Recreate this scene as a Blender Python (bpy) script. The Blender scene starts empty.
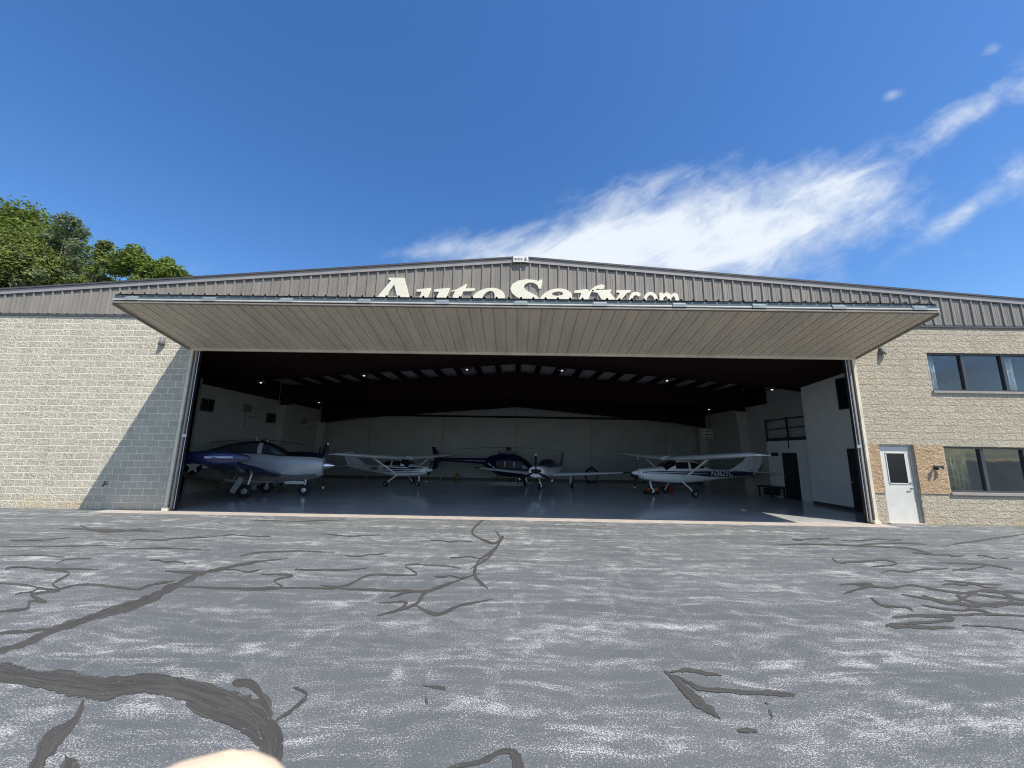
import bpy, math, random
from mathutils import Vector, Matrix
random.seed(7)
sc = bpy.context.scene
col = sc.collection
rad = math.radians
PI = math.pi

# ------------------------------------------------------------------ camera fit
F_PX, PITCH, YAW, ROLL, CAM_H, FY = 382.5226, .1776, -.0114, .0168, 1.8097, 11.44
fw = Vector((math.sin(YAW)*math.cos(PITCH), math.cos(YAW)*math.cos(PITCH), math.sin(PITCH)))
rt0 = Vector((math.cos(YAW), -math.sin(YAW), 0)); up0 = rt0.cross(fw)
RT = math.cos(ROLL)*rt0 + math.sin(ROLL)*up0
UP = -math.sin(ROLL)*rt0 + math.cos(ROLL)*up0
def ray(u, v): return fw + RT*((u-512)/F_PX) - UP*((v-384)/F_PX)
def atY(u, v, Y):
    d = ray(u, v); return Vector((0, 0, CAM_H)) + d*(Y/d.y)
def atZ(u, v, Z=0):
    d = ray(u, v); return Vector((0, 0, CAM_H)) + d*((Z-CAM_H)/d.z)
def atX(u, v, X):
    d = ray(u, v); return Vector((0, 0, CAM_H)) + d*(X/d.x)

cam_d = bpy.data.cameras.new('camera'); cam = bpy.data.objects.new('camera', cam_d); col.objects.link(cam)
cam.matrix_world = Matrix(((RT.x, UP.x, -fw.x, 0), (RT.y, UP.y, -fw.y, 0), (RT.z, UP.z, -fw.z, CAM_H), (0, 0, 0, 1)))
cam_d.sensor_width = 36; cam_d.lens = F_PX*36/1024
cam_d.clip_start = .005; cam_d.clip_end = 6000
cam_d.dof.use_dof = True; cam_d.dof.focus_distance = 13; cam_d.dof.aperture_fstop = 20
sc.camera = cam

# ------------------------------------------------------------------ nodes / materials
class NT:
    def __init__(s, nt): s.nt = nt; s.n = nt.nodes; s.l = nt.links
    def new(s, t, **kw):
        n = s.n.new(t)
        for k, v in kw.items():
            if k == 'ins':
                for a, b in v.items(): s.set(n, a, b)
            else: setattr(n, k, v)
        return n
    def set(s, n, a, b):
        if isinstance(b, bpy.types.NodeSocket): s.l.new(b, n.inputs[a])
        elif b is not None: n.inputs[a].default_value = b
    def m(s, op, a, b=None, c=None, clamp=False):
        n = s.n.new('ShaderNodeMath'); n.operation = op; n.use_clamp = clamp
        for i, x in enumerate((a, b, c)):
            if x is not None: s.set(n, i, x)
        return n.outputs[0]
    def vm(s, op, a, b=None):
        n = s.n.new('ShaderNodeVectorMath'); n.operation = op
        s.set(n, 0, a)
        if b is not None: s.set(n, 1, b)
        return n.outputs[0]
    def noise(s, vec, scale, detail=4, rough=.55, dist=0):
        n = s.new('ShaderNodeTexNoise', ins={'Vector': vec, 'Scale': scale, 'Detail': detail, 'Roughness': rough, 'Distortion': dist})
        return n.outputs['Fac']
    def step(s, x, a, b):
        n = s.new('ShaderNodeMapRange', interpolation_type='SMOOTHSTEP', ins={'Value': x, 'From Min': a, 'From Max': b})
        return n.outputs['Result']
    def mix(s, f, a, b):
        n = s.new('ShaderNodeMix', data_type='RGBA')
        s.set(n, 0, f); s.set(n, 6, a); s.set(n, 7, b)
        return n.outputs[2]
def rgb(c): return (c[0], c[1], c[2], 1)
MATS = {}
def base_mat(name):
    m = bpy.data.materials.new(name); m.use_nodes = True; MATS[name] = m
    t = NT(m.node_tree); b = m.node_tree.nodes['Principled BSDF']
    return m, t, b
def mat(name, c, rough=.5, metal=0., var=.12, scale=3., bump=0., bscale=40., coat=0., spec=.5, emit=None, streak=None):
    m, t, b = base_mat(name)
    co = t.new('ShaderNodeTexCoord').outputs['Object']
    if streak: co = t.vm('MULTIPLY', t.new('ShaderNodeNewGeometry').outputs['Position'], streak)
    n = t.noise(co, scale, 5, .6)
    f = t.step(n, .3, .7)
    t.set(b, 'Base Color', t.mix(f, rgb([x*(1-var) for x in c]), rgb([min(1, x*(1+var)) for x in c])))
    t.set(b, 'Roughness', t.m('ADD', rough-.05, t.m('MULTIPLY', n, .1)))
    t.set(b, 'Metallic', metal); t.set(b, 'Specular IOR Level', spec)
    if coat: t.set(b, 'Coat Weight', coat); t.set(b, 'Coat Roughness', .05)
    if bump:
        bn = t.new('ShaderNodeBump', ins={'Height': t.noise(co, bscale, 4), 'Strength': bump, 'Distance': .01})
        t.set(b, 'Normal', bn.outputs[0])
    if emit: t.set(b, 'Emission Color', rgb(emit[0])); t.set(b, 'Emission Strength', emit[1])
    return m

def block_mat(name, c1, c2, mortar, msize, split=1.0, stain=(.8, .62, .4)):
    m, t, b = base_mat(name)
    geo = t.new('ShaderNodeNewGeometry'); sp = t.new('ShaderNodeSeparateXYZ', ins={0: geo.outputs['Position']})
    wob = t.m('MULTIPLY', t.m('SUBTRACT', t.noise(geo.outputs['Position'], 9, 3), .5), .02)
    cx = t.new('ShaderNodeCombineXYZ', ins={0: t.m('ADD', t.m('ADD', sp.outputs['X'], sp.outputs['Y']), wob), 1: t.m('ADD', sp.outputs['Z'], wob), 2: 0.0}).outputs[0]
    br = t.new('ShaderNodeTexBrick', offset=.5, ins={'Vector': cx, 'Color1': rgb(c1), 'Color2': rgb(c2), 'Mortar': rgb(mortar), 'Scale': 1.0, 'Mortar Size': msize, 'Mortar Smooth': .25, 'Bias': 0.0, 'Brick Width': .405, 'Row Height': .2})
    st = t.vm('MULTIPLY', geo.outputs['Position'], (1.0, 1.0, 1.2))
    n1 = t.noise(st, 11, 6, .66, .5)
    n2 = t.noise(st, 28, 4, .6)
    big = t.noise(geo.outputs['Position'], .55, 4)
    colr = t.mix(t.m('MULTIPLY', t.step(n2, .35, .75), .35), br.outputs['Color'], rgb([x*.72 for x in c1]))
    colr = t.mix(t.m('MULTIPLY', t.step(big, .45, .75), .22), colr, rgb([x*.8 for x in c2]))
    drip = t.noise(t.vm('MULTIPLY', geo.outputs['Position'], (1.6, 1.6, .22)), 1.2, 5, .6)
    colr = t.mix(t.m('MULTIPLY', t.step(drip, .52, .75), .28), colr, rgb([x*.62 for x in c2]))
    # rusty efflorescence low on the wall
    low = t.m('MULTIPLY', t.m('SUBTRACT', 1.0, t.step(sp.outputs['Z'], .02, .45)), t.m('MULTIPLY', t.step(t.noise(geo.outputs['Position'], 1.3, 4), .35, .7), .45))
    colr = t.mix(low, colr, rgb([stain[i]*c1[i]*1.3 for i in range(3)]))
    t.set(b, 'Base Color', colr); t.set(b, 'Roughness', .92); t.set(b, 'Specular IOR Level', .2)
    inv = t.m('SUBTRACT', 1.0, br.outputs['Fac'])
    hgt = t.m('MULTIPLY', inv, t.m('ADD', .35, t.m('MULTIPLY', n1, 1.3*split)))
    hgt = t.m('ADD', hgt, t.m('MULTIPLY', n2, .20))
    bn = t.new('ShaderNodeBump', ins={'Height': hgt, 'Strength': 1.0, 'Distance': .055})
    t.set(b, 'Normal', bn.outputs[0])
    return m

def asphalt_mat():
    m, t, b = base_mat('asphalt')
    pos = t.new('ShaderNodeNewGeometry').outputs['Position']
    warp = t.vm('ADD', pos, t.vm('MULTIPLY', t.new('ShaderNodeTexNoise', ins={'Vector': pos, 'Scale': .7, 'Detail': 3.0}).outputs['Color'], (.5, .5, 0)))
    def ridge(x, k): return t.m('POWER', t.m('SUBTRACT', 1.0, t.m('MULTIPLY', t.m('ABSOLUTE', t.m('SUBTRACT', x, .5)), k), clamp=True), 1.4)
    s1 = ridge(t.noise(t.vm('MULTIPLY', warp, (.15, 1.5, 1)), 1.0, 4, .5), 9.0)
    s2 = ridge(t.noise(t.vm('MULTIPLY', warp, (.30, 3.3, 1)), 1.0, 4, .55), 9.0)
    s4 = ridge(t.noise(t.vm('MULTIPLY', warp, (1.1, .30, 1)), 1.0, 4, .5), 16.0)
    s3 = t.noise(pos, .38, 4, .55)
    s5 = t.noise(t.vm('MULTIPLY', warp, (.7, 1.4, 1)), 1.3, 5, .62)
    s6 = t.noise(t.vm('MULTIPLY', warp, (3.5, 6.5, 1)), 1.0, 5, .65)
    patch = t.step(s5, .36, .66)
    p = t.m('MAXIMUM', t.m('MULTIPLY', s1, .95), t.m('MAXIMUM', t.m('MULTIPLY', s2, .75), t.m('MULTIPLY', s4, .65)))
    p = t.m('MULTIPLY', p, t.m('ADD', .45, t.m('MULTIPLY', patch, .42)))
    p = t.m('ADD', p, t.m('MULTIPLY', t.step(s5, .50, .78), .08))
    p = t.m('MULTIPLY', p, t.m('ADD', .35, t.step(s6, .34, .62)))
    p = t.m('ADD', t.m('MULTIPLY', p, .74), .17, clamp=True)
    spk = t.step(t.noise(pos, 72, 3, .75), .30, .70); spk2 = t.step(t.noise(pos, 170, 2, .6), .30, .70)
    f = t.m('ADD', t.m('MULTIPLY', spk, .55), t.m('MULTIPLY', spk2, .45))
    thr = t.m('SUBTRACT', .92, t.m('MULTIPLY', p, .60))
    worn = t.step(f, thr, t.m('ADD', thr, .16))
    g = t.mix(t.step(s3, .35, .65), rgb((.116, .124, .130)), rgb((.142, .149, .152)))
    g = t.mix(t.m('ADD', .25, t.m('MULTIPLY', t.m('ADD', spk2, spk), .40)), rgb((.058, .064, .069)), g)
    c = t.mix(t.m('MULTIPLY', p, .20), g, rgb((.24, .245, .24)))
    c = t.mix(t.m('MULTIPLY', worn, .9), c, rgb((.50, .50, .48)))
    t.set(b, 'Base Color', c); t.set(b, 'Roughness', .85); t.set(b, 'Specular IOR Level', .25)
    bn = t.new('ShaderNodeBump', ins={'Height': t.m('ADD', spk2, t.m('MULTIPLY', spk, .6)), 'Strength': .35, 'Distance': .008})
    t.set(b, 'Normal', bn.outputs[0])
    return m

def seal_mat(name='crack_sealer', c1=(.044, .042, .039), c2=(.084, .079, .070)):
    m, t, b = base_mat(name)
    out = [n for n in t.n if n.type == 'OUTPUT_MATERIAL'][0]
    pos = t.new('ShaderNodeNewGeometry').outputs['Position']
    uv = t.new('ShaderNodeUVMap', uv_map='along').outputs[0]
    sp = t.new('ShaderNodeSeparateXYZ', ins={0: uv})
    st = t.noise(t.vm('MULTIPLY', uv, (1.6, 5.0, 1)), 1.0, 6, .6, .4)
    st2 = t.noise(t.vm('MULTIPLY', uv, (2.5, 8.0, 1)), 1.0, 5, .65, .5)
    n2 = t.noise(pos, 75, 4, .7); n3 = t.noise(pos, 14, 5, .7)
    c = t.mix(t.step(st, .3, .7), rgb(c1), rgb(c2))
    c = t.mix(t.m('MULTIPLY', t.step(st2, .52, .78), .22), c, rgb((.15, .145, .135)))
    c = t.mix(t.m('MULTIPLY', t.step(t.m('ADD', n2, t.m('MULTIPLY', t.m('SUBTRACT', n3, .5), .5)), .62, .74), .55), c, rgb((.32, .32, .31)))
    t.set(b, 'Base Color', c); t.set(b, 'Roughness', .68); t.set(b, 'Specular IOR Level', .3)
    bn = t.new('ShaderNodeBump', ins={'Height': t.m('ADD', st2, t.m('MULTIPLY', n2, .3)), 'Strength': .12, 'Distance': .004}); t.set(b, 'Normal', bn.outputs[0])
    e = t.m('MULTIPLY', t.m('ABSOLUTE', t.m('SUBTRACT', sp.outputs['Y'], .5)), 2.0)
    e = t.m('ADD', e, t.m('MULTIPLY', t.m('SUBTRACT', t.step(n3, .32, .68), .62), .55)); e = t.m('ADD', e, t.m('MULTIPLY', t.m('SUBTRACT', t.step(n2, .3, .7), .5), .22))
    tr = t.new('ShaderNodeBsdfTransparent')
    mx = t.new('ShaderNodeMixShader', ins={0: t.step(e, .80, 1.02), 1: b.outputs[0], 2: tr.outputs[0]})
    t.l.new(mx.outputs[0], out.inputs[0])
    return m

def floor_mat():
    m, t, b = base_mat('epoxy_floor')
    pos = t.new('ShaderNodeNewGeometry').outputs['Position']
    n = t.noise(pos, .5, 5, .6); n2 = t.noise(t.vm('MULTIPLY', pos, (1, 3, 1)), 4, 4, .6)
    t.set(b, 'Base Color', t.mix(t.step(n, .3, .7), rgb((.46, .46, .45)), rgb((.54, .54, .525))))
    t.set(b, 'Roughness', t.m('ADD', .05, t.m('MULTIPLY', n2, .12))); t.set(b, 'Specular IOR Level', .34)
    bn = t.new('ShaderNodeBump', ins={'Height': n2, 'Strength': .03, 'Distance': .02}); t.set(b, 'Normal', bn.outputs[0])
    return m

def glass_mat(name, tint=(.90, .93, .93), refl=.045):
    m, t, b = base_mat(name)
    out = [n for n in t.n if n.type == 'OUTPUT_MATERIAL'][0]
    tr = t.new('ShaderNodeBsdfTransparent', ins={'Color': rgb(tint)})
    pos = t.new('ShaderNodeNewGeometry').outputs['Position']
    bn = t.new('ShaderNodeBump', ins={'Height': t.noise(pos, 1.6, 2), 'Strength': .03, 'Distance': .03})
    gl = t.new('ShaderNodeBsdfGlossy', ins={'Color': (.9, .95, 1, 1), 'Roughness': .02, 'Normal': bn.outputs[0]})
    fr = t.new('ShaderNodeFresnel', ins={'IOR': 1.5})
    bf = t.new('ShaderNodeNewGeometry').outputs['Backfacing']
    f = t.m('MULTIPLY', t.m('ADD', fr.outputs[0], refl, clamp=True), t.m('SUBTRACT', 1.0, bf))
    mx = t.new('ShaderNodeMixShader', ins={0: f, 1: tr.outputs[0], 2: gl.outputs[0]})
    t.l.new(mx.outputs[0], out.inputs[0]); t.n.remove(b)
    return m

def leaf_mat(name, c):
    m, t, b = base_mat(name)
    out = [n for n in t.n if n.type == 'OUTPUT_MATERIAL'][0]
    inf = t.new('ShaderNodeTexCoord').outputs['Object']
    n = t.noise(inf, .9, 3); n2 = t.noise(inf, 5, 2)
    f = t.m('ADD', t.m('MULTIPLY', n, .6), t.m('MULTIPLY', n2, .4))
    cc = t.mix(t.step(f, .35, .65), rgb([x*.65 for x in c]), rgb([x*1.35 for x in c]))
    t.set(b, 'Base Color', cc); t.set(b, 'Roughness', .5); t.set(b, 'Specular IOR Level', .3)
    tl = t.new('ShaderNodeBsdfTranslucent', ins={'Color': cc})
    mx = t.new('ShaderNodeMixShader', ins={0: .45, 1: b.outputs[0], 2: tl.outputs[0]})
    t.l.new(mx.outputs[0], out.inputs[0])
    return m

def skin_mat():
    m, t, b = base_mat('skin')
    co = t.new('ShaderNodeTexCoord').outputs['Object']
    t.set(b, 'Base Color', t.mix(t.noise(co, 120, 4), rgb((.74, .56, .39)), rgb((.84, .68, .50))))
    t.set(b, 'Roughness', .55); t.set(b, 'Subsurface Weight', .05); t.set(b, 'Subsurface Radius', (.01, .004, .002)); t.set(b, 'Subsurface Scale', .5)
    return m

M_asph = asphalt_mat(); M_seal = seal_mat(); M_seal2 = seal_mat('crack_sealer_fresh', (.040, .039, .037), (.074, .070, .063)); M_floor = floor_mat()
M_blockL = block_mat('split_block_grey', (.63, .575, .455), (.53, .48, .375), (.86, .80, .65), .0145)
M_blockR = block_mat('split_block_buff', (.54, .475, .36), (.48, .42, .315), (.34, .30, .225), .007, 1.0)
M_stone = block_mat('split_stone_tan', (.66, .47, .29), (.58, .41, .25), (.52, .38, .23), .004, 2.2)
M_clad = mat('cladding_brown_grey', (.235, .210, .175), .45, 0, .13, 1.2, .25, 1.0, streak=(2.5, 1, .45))
M_trim = mat('trim_grey', (.30, .275, .25), .45, 0, .06)
M_trimd = mat('trim_dark', (.07, .066, .062), .5)
M_door = mat('door_panel_taupe', (.58, .505, .395), .5, 0, .10, 1.0, .2, 1.2, streak=(2.2, .4, 1))
M_doorg = mat('door_groove', (.26, .235, .20), .6)
M_white = mat('white_paint', (.72, .71, .67), .4, 0, .06)
M_cream = mat('cream_letter', (.74, .70, .555), .5, 0, .03)
M_creamj = mat('cream_jamb', (.66, .60, .46), .5)
M_green = mat('green_grey_steel', (.10, .125, .125), .45)
M_galv = mat('galvanised', (.45, .46, .47), .4, .6)
M_hinge = mat('hinge_grey_green', (.27, .30, .30), .45)
M_stripw = mat('fold_strip', (.52, .52, .49), .45)
M_sill = mat('fold_sill_taupe', (.24, .21, .17), .5)
M_bronze = mat('bronze_channel', (.10, .085, .07), .45)
M_roof = mat('roof_metal', (.20, .185, .17), .4)
M_conc = mat('concrete', (.38, .335, .29), .85, 0, .12, 2.5, .3)
M_inwall = mat('interior_wall', (.33, .34, .325), .6, 0, .08, .8)
M_inwall2 = mat('interior_wall_side', (.36, .365, .345), .6, 0, .08, .8)
M_office = mat('office_wall', (.66, .68, .67), .6, 0, .05)
M_ceil = mat('insulation', (.46, .46, .45), .7)
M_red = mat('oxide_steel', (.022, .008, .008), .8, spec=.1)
M_dark = mat('dark_metal', (.025, .025, .027), .5)
M_black = mat('black_rubber', (.012, .012, .013), .7)
M_blk2 = mat('black_door', (.018, .018, .02), .5)
M_glass = glass_mat('window_glass')
M_curt = mat('curtain_olive', (.36, .32, .17), .9, 0, .3, 6)
M_curtw = mat('curtain_pale', (.62, .63, .60), .9, 0, .2, 6)
M_room = mat('room_dark', (.30, .31, .31), .9)
M_frame = mat('window_frame_dark', (.05, .05, .055), .4)
M_wdoor = mat('steel_door_white', (.62, .60, .54), .45, 0, .05)
M_wframe = mat('door_frame_grey', (.42, .41, .39), .45)
M_dglass = mat('aircraft_glass', (.012, .014, .018), .15, 0, .1, 3, spec=.25)
M_cglass = mat('canopy_glass', (.045, .052, .058), .12, 0, .2, 3, spec=.5)
M_acw = mat('aircraft_white', (.84, .845, .84), .25, 0, .04, 2, coat=.5)
M_silver = mat('aircraft_silver', (.43, .455, .47), .35, .15, .04, 2, coat=.3)
M_navy = mat('aircraft_navy', (.010, .016, .065), .25, 0, .1, 2, coat=.5)
M_navy2 = mat('helicopter_navy', (.009, .010, .046), .22, 0, .1, 2, coat=.6)
M_antig = mat('antiglare_black', (.010, .010, .012), .5)
M_chrome = mat('spinner_chrome', (.80, .80, .78), .22, .8, .02)
M_stripe = mat('stripe_indigo', (.025, .022, .07), .3)
M_orange = mat('orange_paint', (.50, .10, .015), .45)
M_yellow = mat('yellow_paint', (.28, .18, .03), .5)
M_redp = mat('red_paint', (.30, .02, .02), .5)
M_tank_sheen = mat('tip_tank_sheen', (.30, .34, .46), .3, .2)  # pale blue of the sheen painted on the navy tip tanks
M_bulb = mat('lamp_bulb', (.9, .9, .88), .3, 0, 0, emit=((1, .97, .9), .5))
M_lampg = mat('lamp_grey', (.15, .145, .135), .5)
M_skin = skin_mat()
M_sleeve = mat('sleeve_cloth', (.08, .10, .16), .9)
M_bark = mat('bark', (.10, .08, .06), .9, 0, .3, 4, .6, 12)
M_leafs = [leaf_mat('leaf_deep', (.13, .175, .03)), leaf_mat('leaf_light', (.18, .22, .055)), leaf_mat('leaf_mid', (.15, .205, .036)), leaf_mat('leaf_pale', (.16, .20, .10))]

# ------------------------------------------------------------------ mesh builder
class MB:
    def __init__(s): s.v = []; s.f = []
    def add(s, vs, fs):
        o = len(s.v); s.v += [tuple(v) for v in vs]; s.f += [tuple(i+o for i in f) for f in fs]
    def box(s, x0, x1, y0, y1, z0, z1):
        s.add([(x, y, z) for z in (z0, z1) for y in (y0, y1) for x in (x0, x1)],
              [(0, 2, 3, 1), (4, 5, 7, 6), (0, 1, 5, 4), (2, 6, 7, 3), (0, 4, 6, 2), (1, 3, 7, 5)]); return s
    def bar(s, p0, p1, w, h, upv=(0, 0, 1)):
        p0, p1 = Vector(p0), Vector(p1); d = (p1-p0).normalized(); u = Vector(upv)
        if abs(d.dot(u)) > .98: u = Vector((0, 1, 0))
        a = d.cross(u).normalized(); b = a.cross(d).normalized(); vs = []
        for p in (p0, p1):
            for sa, sb in ((-1, -1), (1, -1), (1, 1), (-1, 1)): vs.append(p + a*(sa*w/2) + b*(sb*h/2))
        s.add(vs, [(3, 2, 1, 0), (4, 5, 6, 7), (0, 1, 5, 4), (1, 2, 6, 5), (2, 3, 7, 6), (3, 0, 4, 7)]); return s
    def tube(s, p0, p1, r0, r1=None, n=10):
        r1 = r0 if r1 is None else r1
        p0, p1 = Vector(p0), Vector(p1); d = (p1-p0).normalized(); u = Vector((0, 0, 1)) if abs(d.z) < .95 else Vector((1, 0, 0))
        a = d.cross(u).normalized(); b = a.cross(d); vs = []
        for p, r in ((p0, r0), (p1, r1)):
            for i in range(n):
                t = 2*PI*i/n; vs.append(p + a*(math.cos(t)*r) + b*(math.sin(t)*r))
        s.add(vs, [(i, (i+1) % n, n+(i+1) % n, n+i) for i in range(n)] + [tuple(range(n-1, -1, -1)), tuple(range(n, 2*n))]); return s
    def lathe(s, c, axis, prof, n=18):
        c = Vector(c); d = Vector(axis).normalized(); u = Vector((0, 0, 1)) if abs(d.z) < .95 else Vector((1, 0, 0))
        a = d.cross(u).normalized(); b = a.cross(d); vs = []
        for (t, r) in prof:
            for i in range(n):
                q = 2*PI*i/n; vs.append(c + d*t + a*(math.cos(q)*r) + b*(math.sin(q)*r))
        fs = []
        for k in range(len(prof)-1):
            for i in range(n): fs.append((k*n+i, k*n+(i+1) % n, (k+1)*n+(i+1) % n, (k+1)*n+i))
        fs += [tuple(range(n-1, -1, -1)), tuple(range((len(prof)-1)*n, len(prof)*n))]
        s.add(vs, fs); return s
    def prism(s, poly, f0, f1):
        n = len(poly); s.add([f0(*p) for p in poly] + [f1(*p) for p in poly],
              [tuple(range(n-1, -1, -1)), tuple(range(n, 2*n))] + [(i, (i+1) % n, n+(i+1) % n, n+i) for i in range(n)]); return s
    def grid(s, rows, closed=False):
        n = len(rows[0]); vs = [p for r in rows for p in r]; fs = []
        for k in range(len(rows)-1):
            for i in range(n if closed else n-1): fs.append((k*n+i, k*n+(i+1) % n, (k+1)*n+(i+1) % n, (k+1)*n+i))
        s.add(vs, fs); return s
    def build(s, name, m, parent=None, smooth=False, world=False, bevel=0, thick=0):
        me = bpy.data.meshes.new(name)
        off = Vector((0, 0, 0))
        if world and parent:
            p = parent
            while p: off = off + p.location; p = p.parent
        me.from_pydata([tuple(Vector(v)-off) for v in s.v], [], s.f); me.validate(); me.update()
        import bmesh
        bm = bmesh.new(); bm.from_mesh(me); bmesh.ops.recalc_face_normals(bm, faces=bm.faces); bm.to_mesh(me); bm.free()
        me.materials.append(m)
        o = bpy.data.objects.new(name, me); col.objects.link(o)
        if parent: o.parent = parent
        if smooth:
            for p in me.polygons: p.use_smooth = True
            if smooth != 'all':
                try: me.set_sharp_from_angle(angle=rad(38))
                except Exception: pass
        if thick:
            md = o.modifiers.new('thickness', 'SOLIDIFY'); md.thickness = thick; md.offset = 0
        if bevel:
            md = o.modifiers.new('bevel', 'BEVEL'); md.width = bevel; md.segments = 2; md.limit_method = 'ANGLE'
        return o
def tag(o, label=None, cat=None, group=None, kind=None):
    if label: o['label'] = label
    if cat: o['category'] = cat
    if group: o['group'] = group
    if kind: o['kind'] = kind
    return o
def empty(name, loc=(0, 0, 0), rz=0, label=None, cat=None, group=None):
    o = bpy.data.objects.new(name, None); o.empty_display_size = .3; col.objects.link(o)
    o.location = loc; o.rotation_euler = (0, 0, rz); tag(o, label, cat, group); return o
def copy_tree(o, parent=None):
    c = o.copy(); col.objects.link(c)
    if parent: c.parent = parent
    for ch in list(o.children): copy_tree(ch, c)
    return c
def struct(name, mb, m, **k): return tag(mb.build(name, m, **k), kind='structure')
def curve_mesh(name, splines, depth, m, parent, fmap, bevel=0):
    """filled 2-D outlines (with holes) extruded by depth; fmap takes (x, y, t) to space"""
    cu = bpy.data.curves.new(name, 'CURVE'); cu.dimensions = '2D'; cu.fill_mode = 'BOTH'; cu.extrude = .5
    for pts in splines:
        sp = cu.splines.new('POLY'); sp.points.add(len(pts)-1); sp.use_cyclic_u = True
        for i, p in enumerate(pts): sp.points[i].co = (p[0], p[1], 0, 1)
    tmp = bpy.data.objects.new('outline', cu); col.objects.link(tmp)
    dg = bpy.context.evaluated_depsgraph_get(); me = bpy.data.meshes.new_from_object(tmp.evaluated_get(dg))
    bpy.data.objects.remove(tmp); bpy.data.curves.remove(cu)
    for v in me.vertices: v.co = fmap(v.co.x, v.co.y, v.co.z+.5)
    me.name = name; me.materials.clear(); me.materials.append(m)
    o = bpy.data.objects.new(name, me); col.objects.link(o); o.parent = parent
    return o
def text_mesh(name, txt, size, m, parent, fmap, depth=.004, shear=0):
    cu = bpy.data.curves.new(name, 'FONT'); cu.body = txt; cu.size = size; cu.align_x = 'CENTER'; cu.align_y = 'CENTER'; cu.extrude = .5; cu.shear = shear; cu.offset = size*.012
    tmp = bpy.data.objects.new('outline', cu); col.objects.link(tmp)
    dg = bpy.context.evaluated_depsgraph_get(); me = bpy.data.meshes.new_from_object(tmp.evaluated_get(dg))
    bpy.data.objects.remove(tmp); bpy.data.curves.remove(cu)
    for v in me.vertices: v.co = fmap(v.co.x, v.co.y, (v.co.z+.5)*depth)
    me.name = name; me.materials.clear(); me.materials.append(m)
    o = bpy.data.objects.new(name, me); col.objects.link(o); o.parent = parent
    return o

# ------------------------------------------------------------------ ground
g = MB(); S = 2500
gx = [-S, -300, -60, -25, -12, -6, 0, 6, 12, 25, 60, 300, S]; g.grid([[(x, y, 0) for x in gx] for y in (-S, -300, -40, -5, 1, 4, 8, 12, 30, 80, 300, S)]); struct('ground', g, M_asph)
g = MB(); g.box(-11.7, 10.35, 10.86, FY+.05, -.1, .006); struct('concrete_apron', g, M_conc)
g = MB(); g.box(-16.2, 16.2, FY+.052, 26.4, -.1, .008); struct('hangar_floor', g, M_floor)

# crack sealer: flat marks traced onto the ground
def cr(pts, k=6):
    out = []
    for i in range(len(pts)-1):
        p0 = pts[max(0, i-1)]; p1 = pts[i]; p2 = pts[i+1]; p3 = pts[min(len(pts)-1, i+2)]
        for j in range(k):
            t = j/k
            out.append([.5*((2*b)+(-a+c)*t+(2*a-5*b+4*c-d)*t*t+(-a+3*b-3*c+d)*t**3) for a, b, c, d in zip(p0, p1, p2, p3)])
    out.append(list(pts[-1])); return out
nrib = [0]
def ribbon(zpts, ox=0, w=3, taper=True, m=None):
    """zpts in the enlarged view (x2): (x, y[, width])"""
    pts = [(ox+p[0]/2, 510+p[1]/2, p[2]/2 if len(p) > 2 else w) for p in zpts]
    pts = cr(pts, 7); mb = MB(); L = []; R = []; n = len(pts); z = .0018+.00004*nrib[0]; nrib[0] += 1
    ph = random.random()*9; arc = 0
    for i, (u, v, ww) in enumerate(pts):
        a = pts[max(0, i-2)]; b = pts[min(n-1, i+2)]
        dx, dy = b[0]-a[0], b[1]-a[1]; l = math.hypot(dx, dy) or 1
        if i: arc += math.hypot(pts[i][0]-pts[i-1][0], pts[i][1]-pts[i-1][1])
        nx, ny = -dy/l, dx/l
        q = arc/max(6, 1.3*ww)
        ww = ww*(.92+.16*math.sin(q*1.9+ph)+.12*math.sin(q*4.3+2*ph)+.05*random.uniform(-1, 1))
        if taper: ww *= min(1, .35+i/4, .35+(n-1-i)/4)
        ww = max(ww, .4)
        jj = .10*ww*math.sin(q*1.1+ph*3)
        zz = z+i*1e-6
        L.append((u+nx*(ww/2+jj), v+ny*(ww/2+jj), zz)); R.append((u-nx*(ww/2-jj), v-ny*(ww/2-jj), zz))
    rows = [[atZ(a[0]+(b[0]-a[0])*q, a[1]+(b[1]-a[1])*q, a[2]) for q in (0, .2, .4, .6, .8, 1)] for a, b in zip(L, R)]
    mb.grid(rows); o = struct('crack_sealer', mb, m or M_seal)
    d = [0]
    for i in range(1, n): d.append(d[-1]+(rows[i][3]-rows[i-1][3]).length)
    off = random.random()*50
    ul = o.data.uv_layers.new(name='along')
    for lp in o.data.loops:
        k = lp.vertex_index; ul.data[lp.index].uv = (off+d[k//6], (k % 6)/5)
def seal(zpts, ox=0, w=3, taper=True):
    ribbon(zpts, ox, w, taper)
    mw = max((p[2] if len(p) > 2 else w) for p in zpts)
    if mw >= 5 and len(zpts) > 3:          # brushed over a second time, thinner and slightly off
        o = random.uniform(-.25, .25)
        ribbon([(p[0]+random.uniform(-2, 2), p[1]+o*(p[2] if len(p) > 2 else w), max(1.2, (p[2] if len(p) > 2 else w)*random.uniform(.25, .5))) for p in zpts], ox, w, True, M_seal2)
    if mw >= 24:
        for q in (-.36, -.18, .1, .3):
            a = random.randint(0, max(0, len(zpts)-4)); sub = zpts[a:a+random.randint(4, 6)]
            if len(sub) > 2: ribbon([(p[0], p[1]+q*p[2]*.8+random.uniform(-2, 2), p[2]*random.uniform(.12, .28)) for p in sub], ox, w, True, random.choice((M_seal, M_seal2)))
seal([(-40, 300, 14), (0, 283, 13), (60, 262, 14), (110, 240, 16), (170, 218, 16), (240, 198, 18), (290, 180, 18), (350, 152, 16), (400, 128, 9), (440, 118, 6), (500, 105, 4), (575, 97, 3)])
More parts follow.
